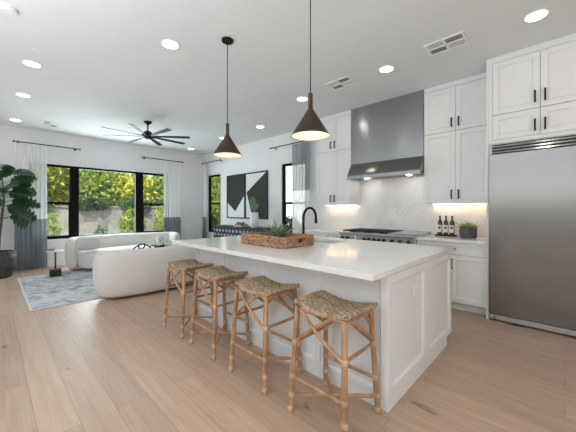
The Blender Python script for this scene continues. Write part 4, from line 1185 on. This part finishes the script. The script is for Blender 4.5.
def big_leaf(mb, base, d, up, length, width, lobes, droop=.25):
    """broad leaf with lobed margin and a folded midrib"""
    d = Vector(d).normalized(); side = d.cross(Vector(up)).normalized(); nrm = side.cross(d).normalized()
    n = 26; L_, C_, R2 = [], [], []
    for k in range(n + 1):
        t = k / n
        env = math.sin(PI * (t * .93 + .035)) ** .75 * (.75 + .35 * t)
        lb = 1.0 if not lobes else (.38 + .62 * abs(math.sin(PI * lobes * t + .4)))
        wv = width * env * lb
        c = Vector(base) + d * length * t + Vector((0, 0, -1)) * droop * length * t * t
        fw = d * (.22 * wv if lobes else 0)
        L_.append(c - side * wv + nrm * wv * .22 + fw); C_.append(c); R2.append(c + side * wv + nrm * wv * .22 + fw)
    o = len(mb.v); vs = L_ + C_ + R2; m = n + 1; fs = []
    th = nrm * .0022; vs += [v - th for v in vs]; q = 3 * m
    for k in range(n):
        for a, b in ((0, m), (m, 2 * m)):
            fs.append((a + k, a + k + 1, b + k + 1, b + k)); fs.append((q + a + k, q + b + k, q + b + k + 1, q + a + k + 1))
        fs.append((k, q + k, q + k + 1, k + 1)); fs.append((2 * m + k, 2 * m + k + 1, q + 2 * m + k + 1, q + 2 * m + k))
    mb.add(vs, fs)
lf = MB(); rnd = random.Random(12); pet = MB()
# (start height, azimuth deg, elevation, length, lobed)
leaves = []
for k in range(34):
    z = 1.05 + .88 * (k / 33) ** .9; az = k * 137.5 + rnd.uniform(-15, 15); el = rnd.uniform(-.4, .5) + (.5 if z > 1.75 else 0)
    leaves.append((z, az, el, rnd.uniform(.34, .46), 0 if k % 4 == 0 else rnd.choice((4, 5, 6))))
for z, az, el, ln in ((1.75, 62, .35, .5), (1.55, 40, .1, .52), (1.4, 70, -.15, .5), (1.3, 35, -.3, .5), (1.65, 20, .2, .45), (1.2, 62, -.35, .48), (1.5, 85, .25, .42)):
    leaves.append((z, az, el, ln, 6))
for (z, az, el, ln, lobe) in leaves:
    a = math.radians(az); d = Vector((math.cos(a) * math.cos(el) * .7, math.sin(a) * math.cos(el), math.sin(el))).normalized()
    b0 = Vector((.02, .03, z)); b1 = b0 + Vector((d.x * .16, d.y * .16, .08))
    reach = b1 + d * ln
    if reach.x < -.34: d.x *= .3; d.normalize(); ln *= .7; b1 = b0 + Vector((d.x * .08, d.y * .16, .08))
    pet.tube([b0, (b0 + b1) / 2 + Vector((0, 0, .02)), b1], .005, 6)
    big_leaf(lf, b1, d, (rnd.uniform(.5, 1.1), rnd.uniform(-.4, .25), rnd.uniform(.25, .8)), ln * .86, .155 if lobe else .13, lobe, rnd.uniform(.1, .4))
pet.build('petioles', M['fern_leaf'], s, True); lf.build('foliage', M['indoor_leaf'], s)
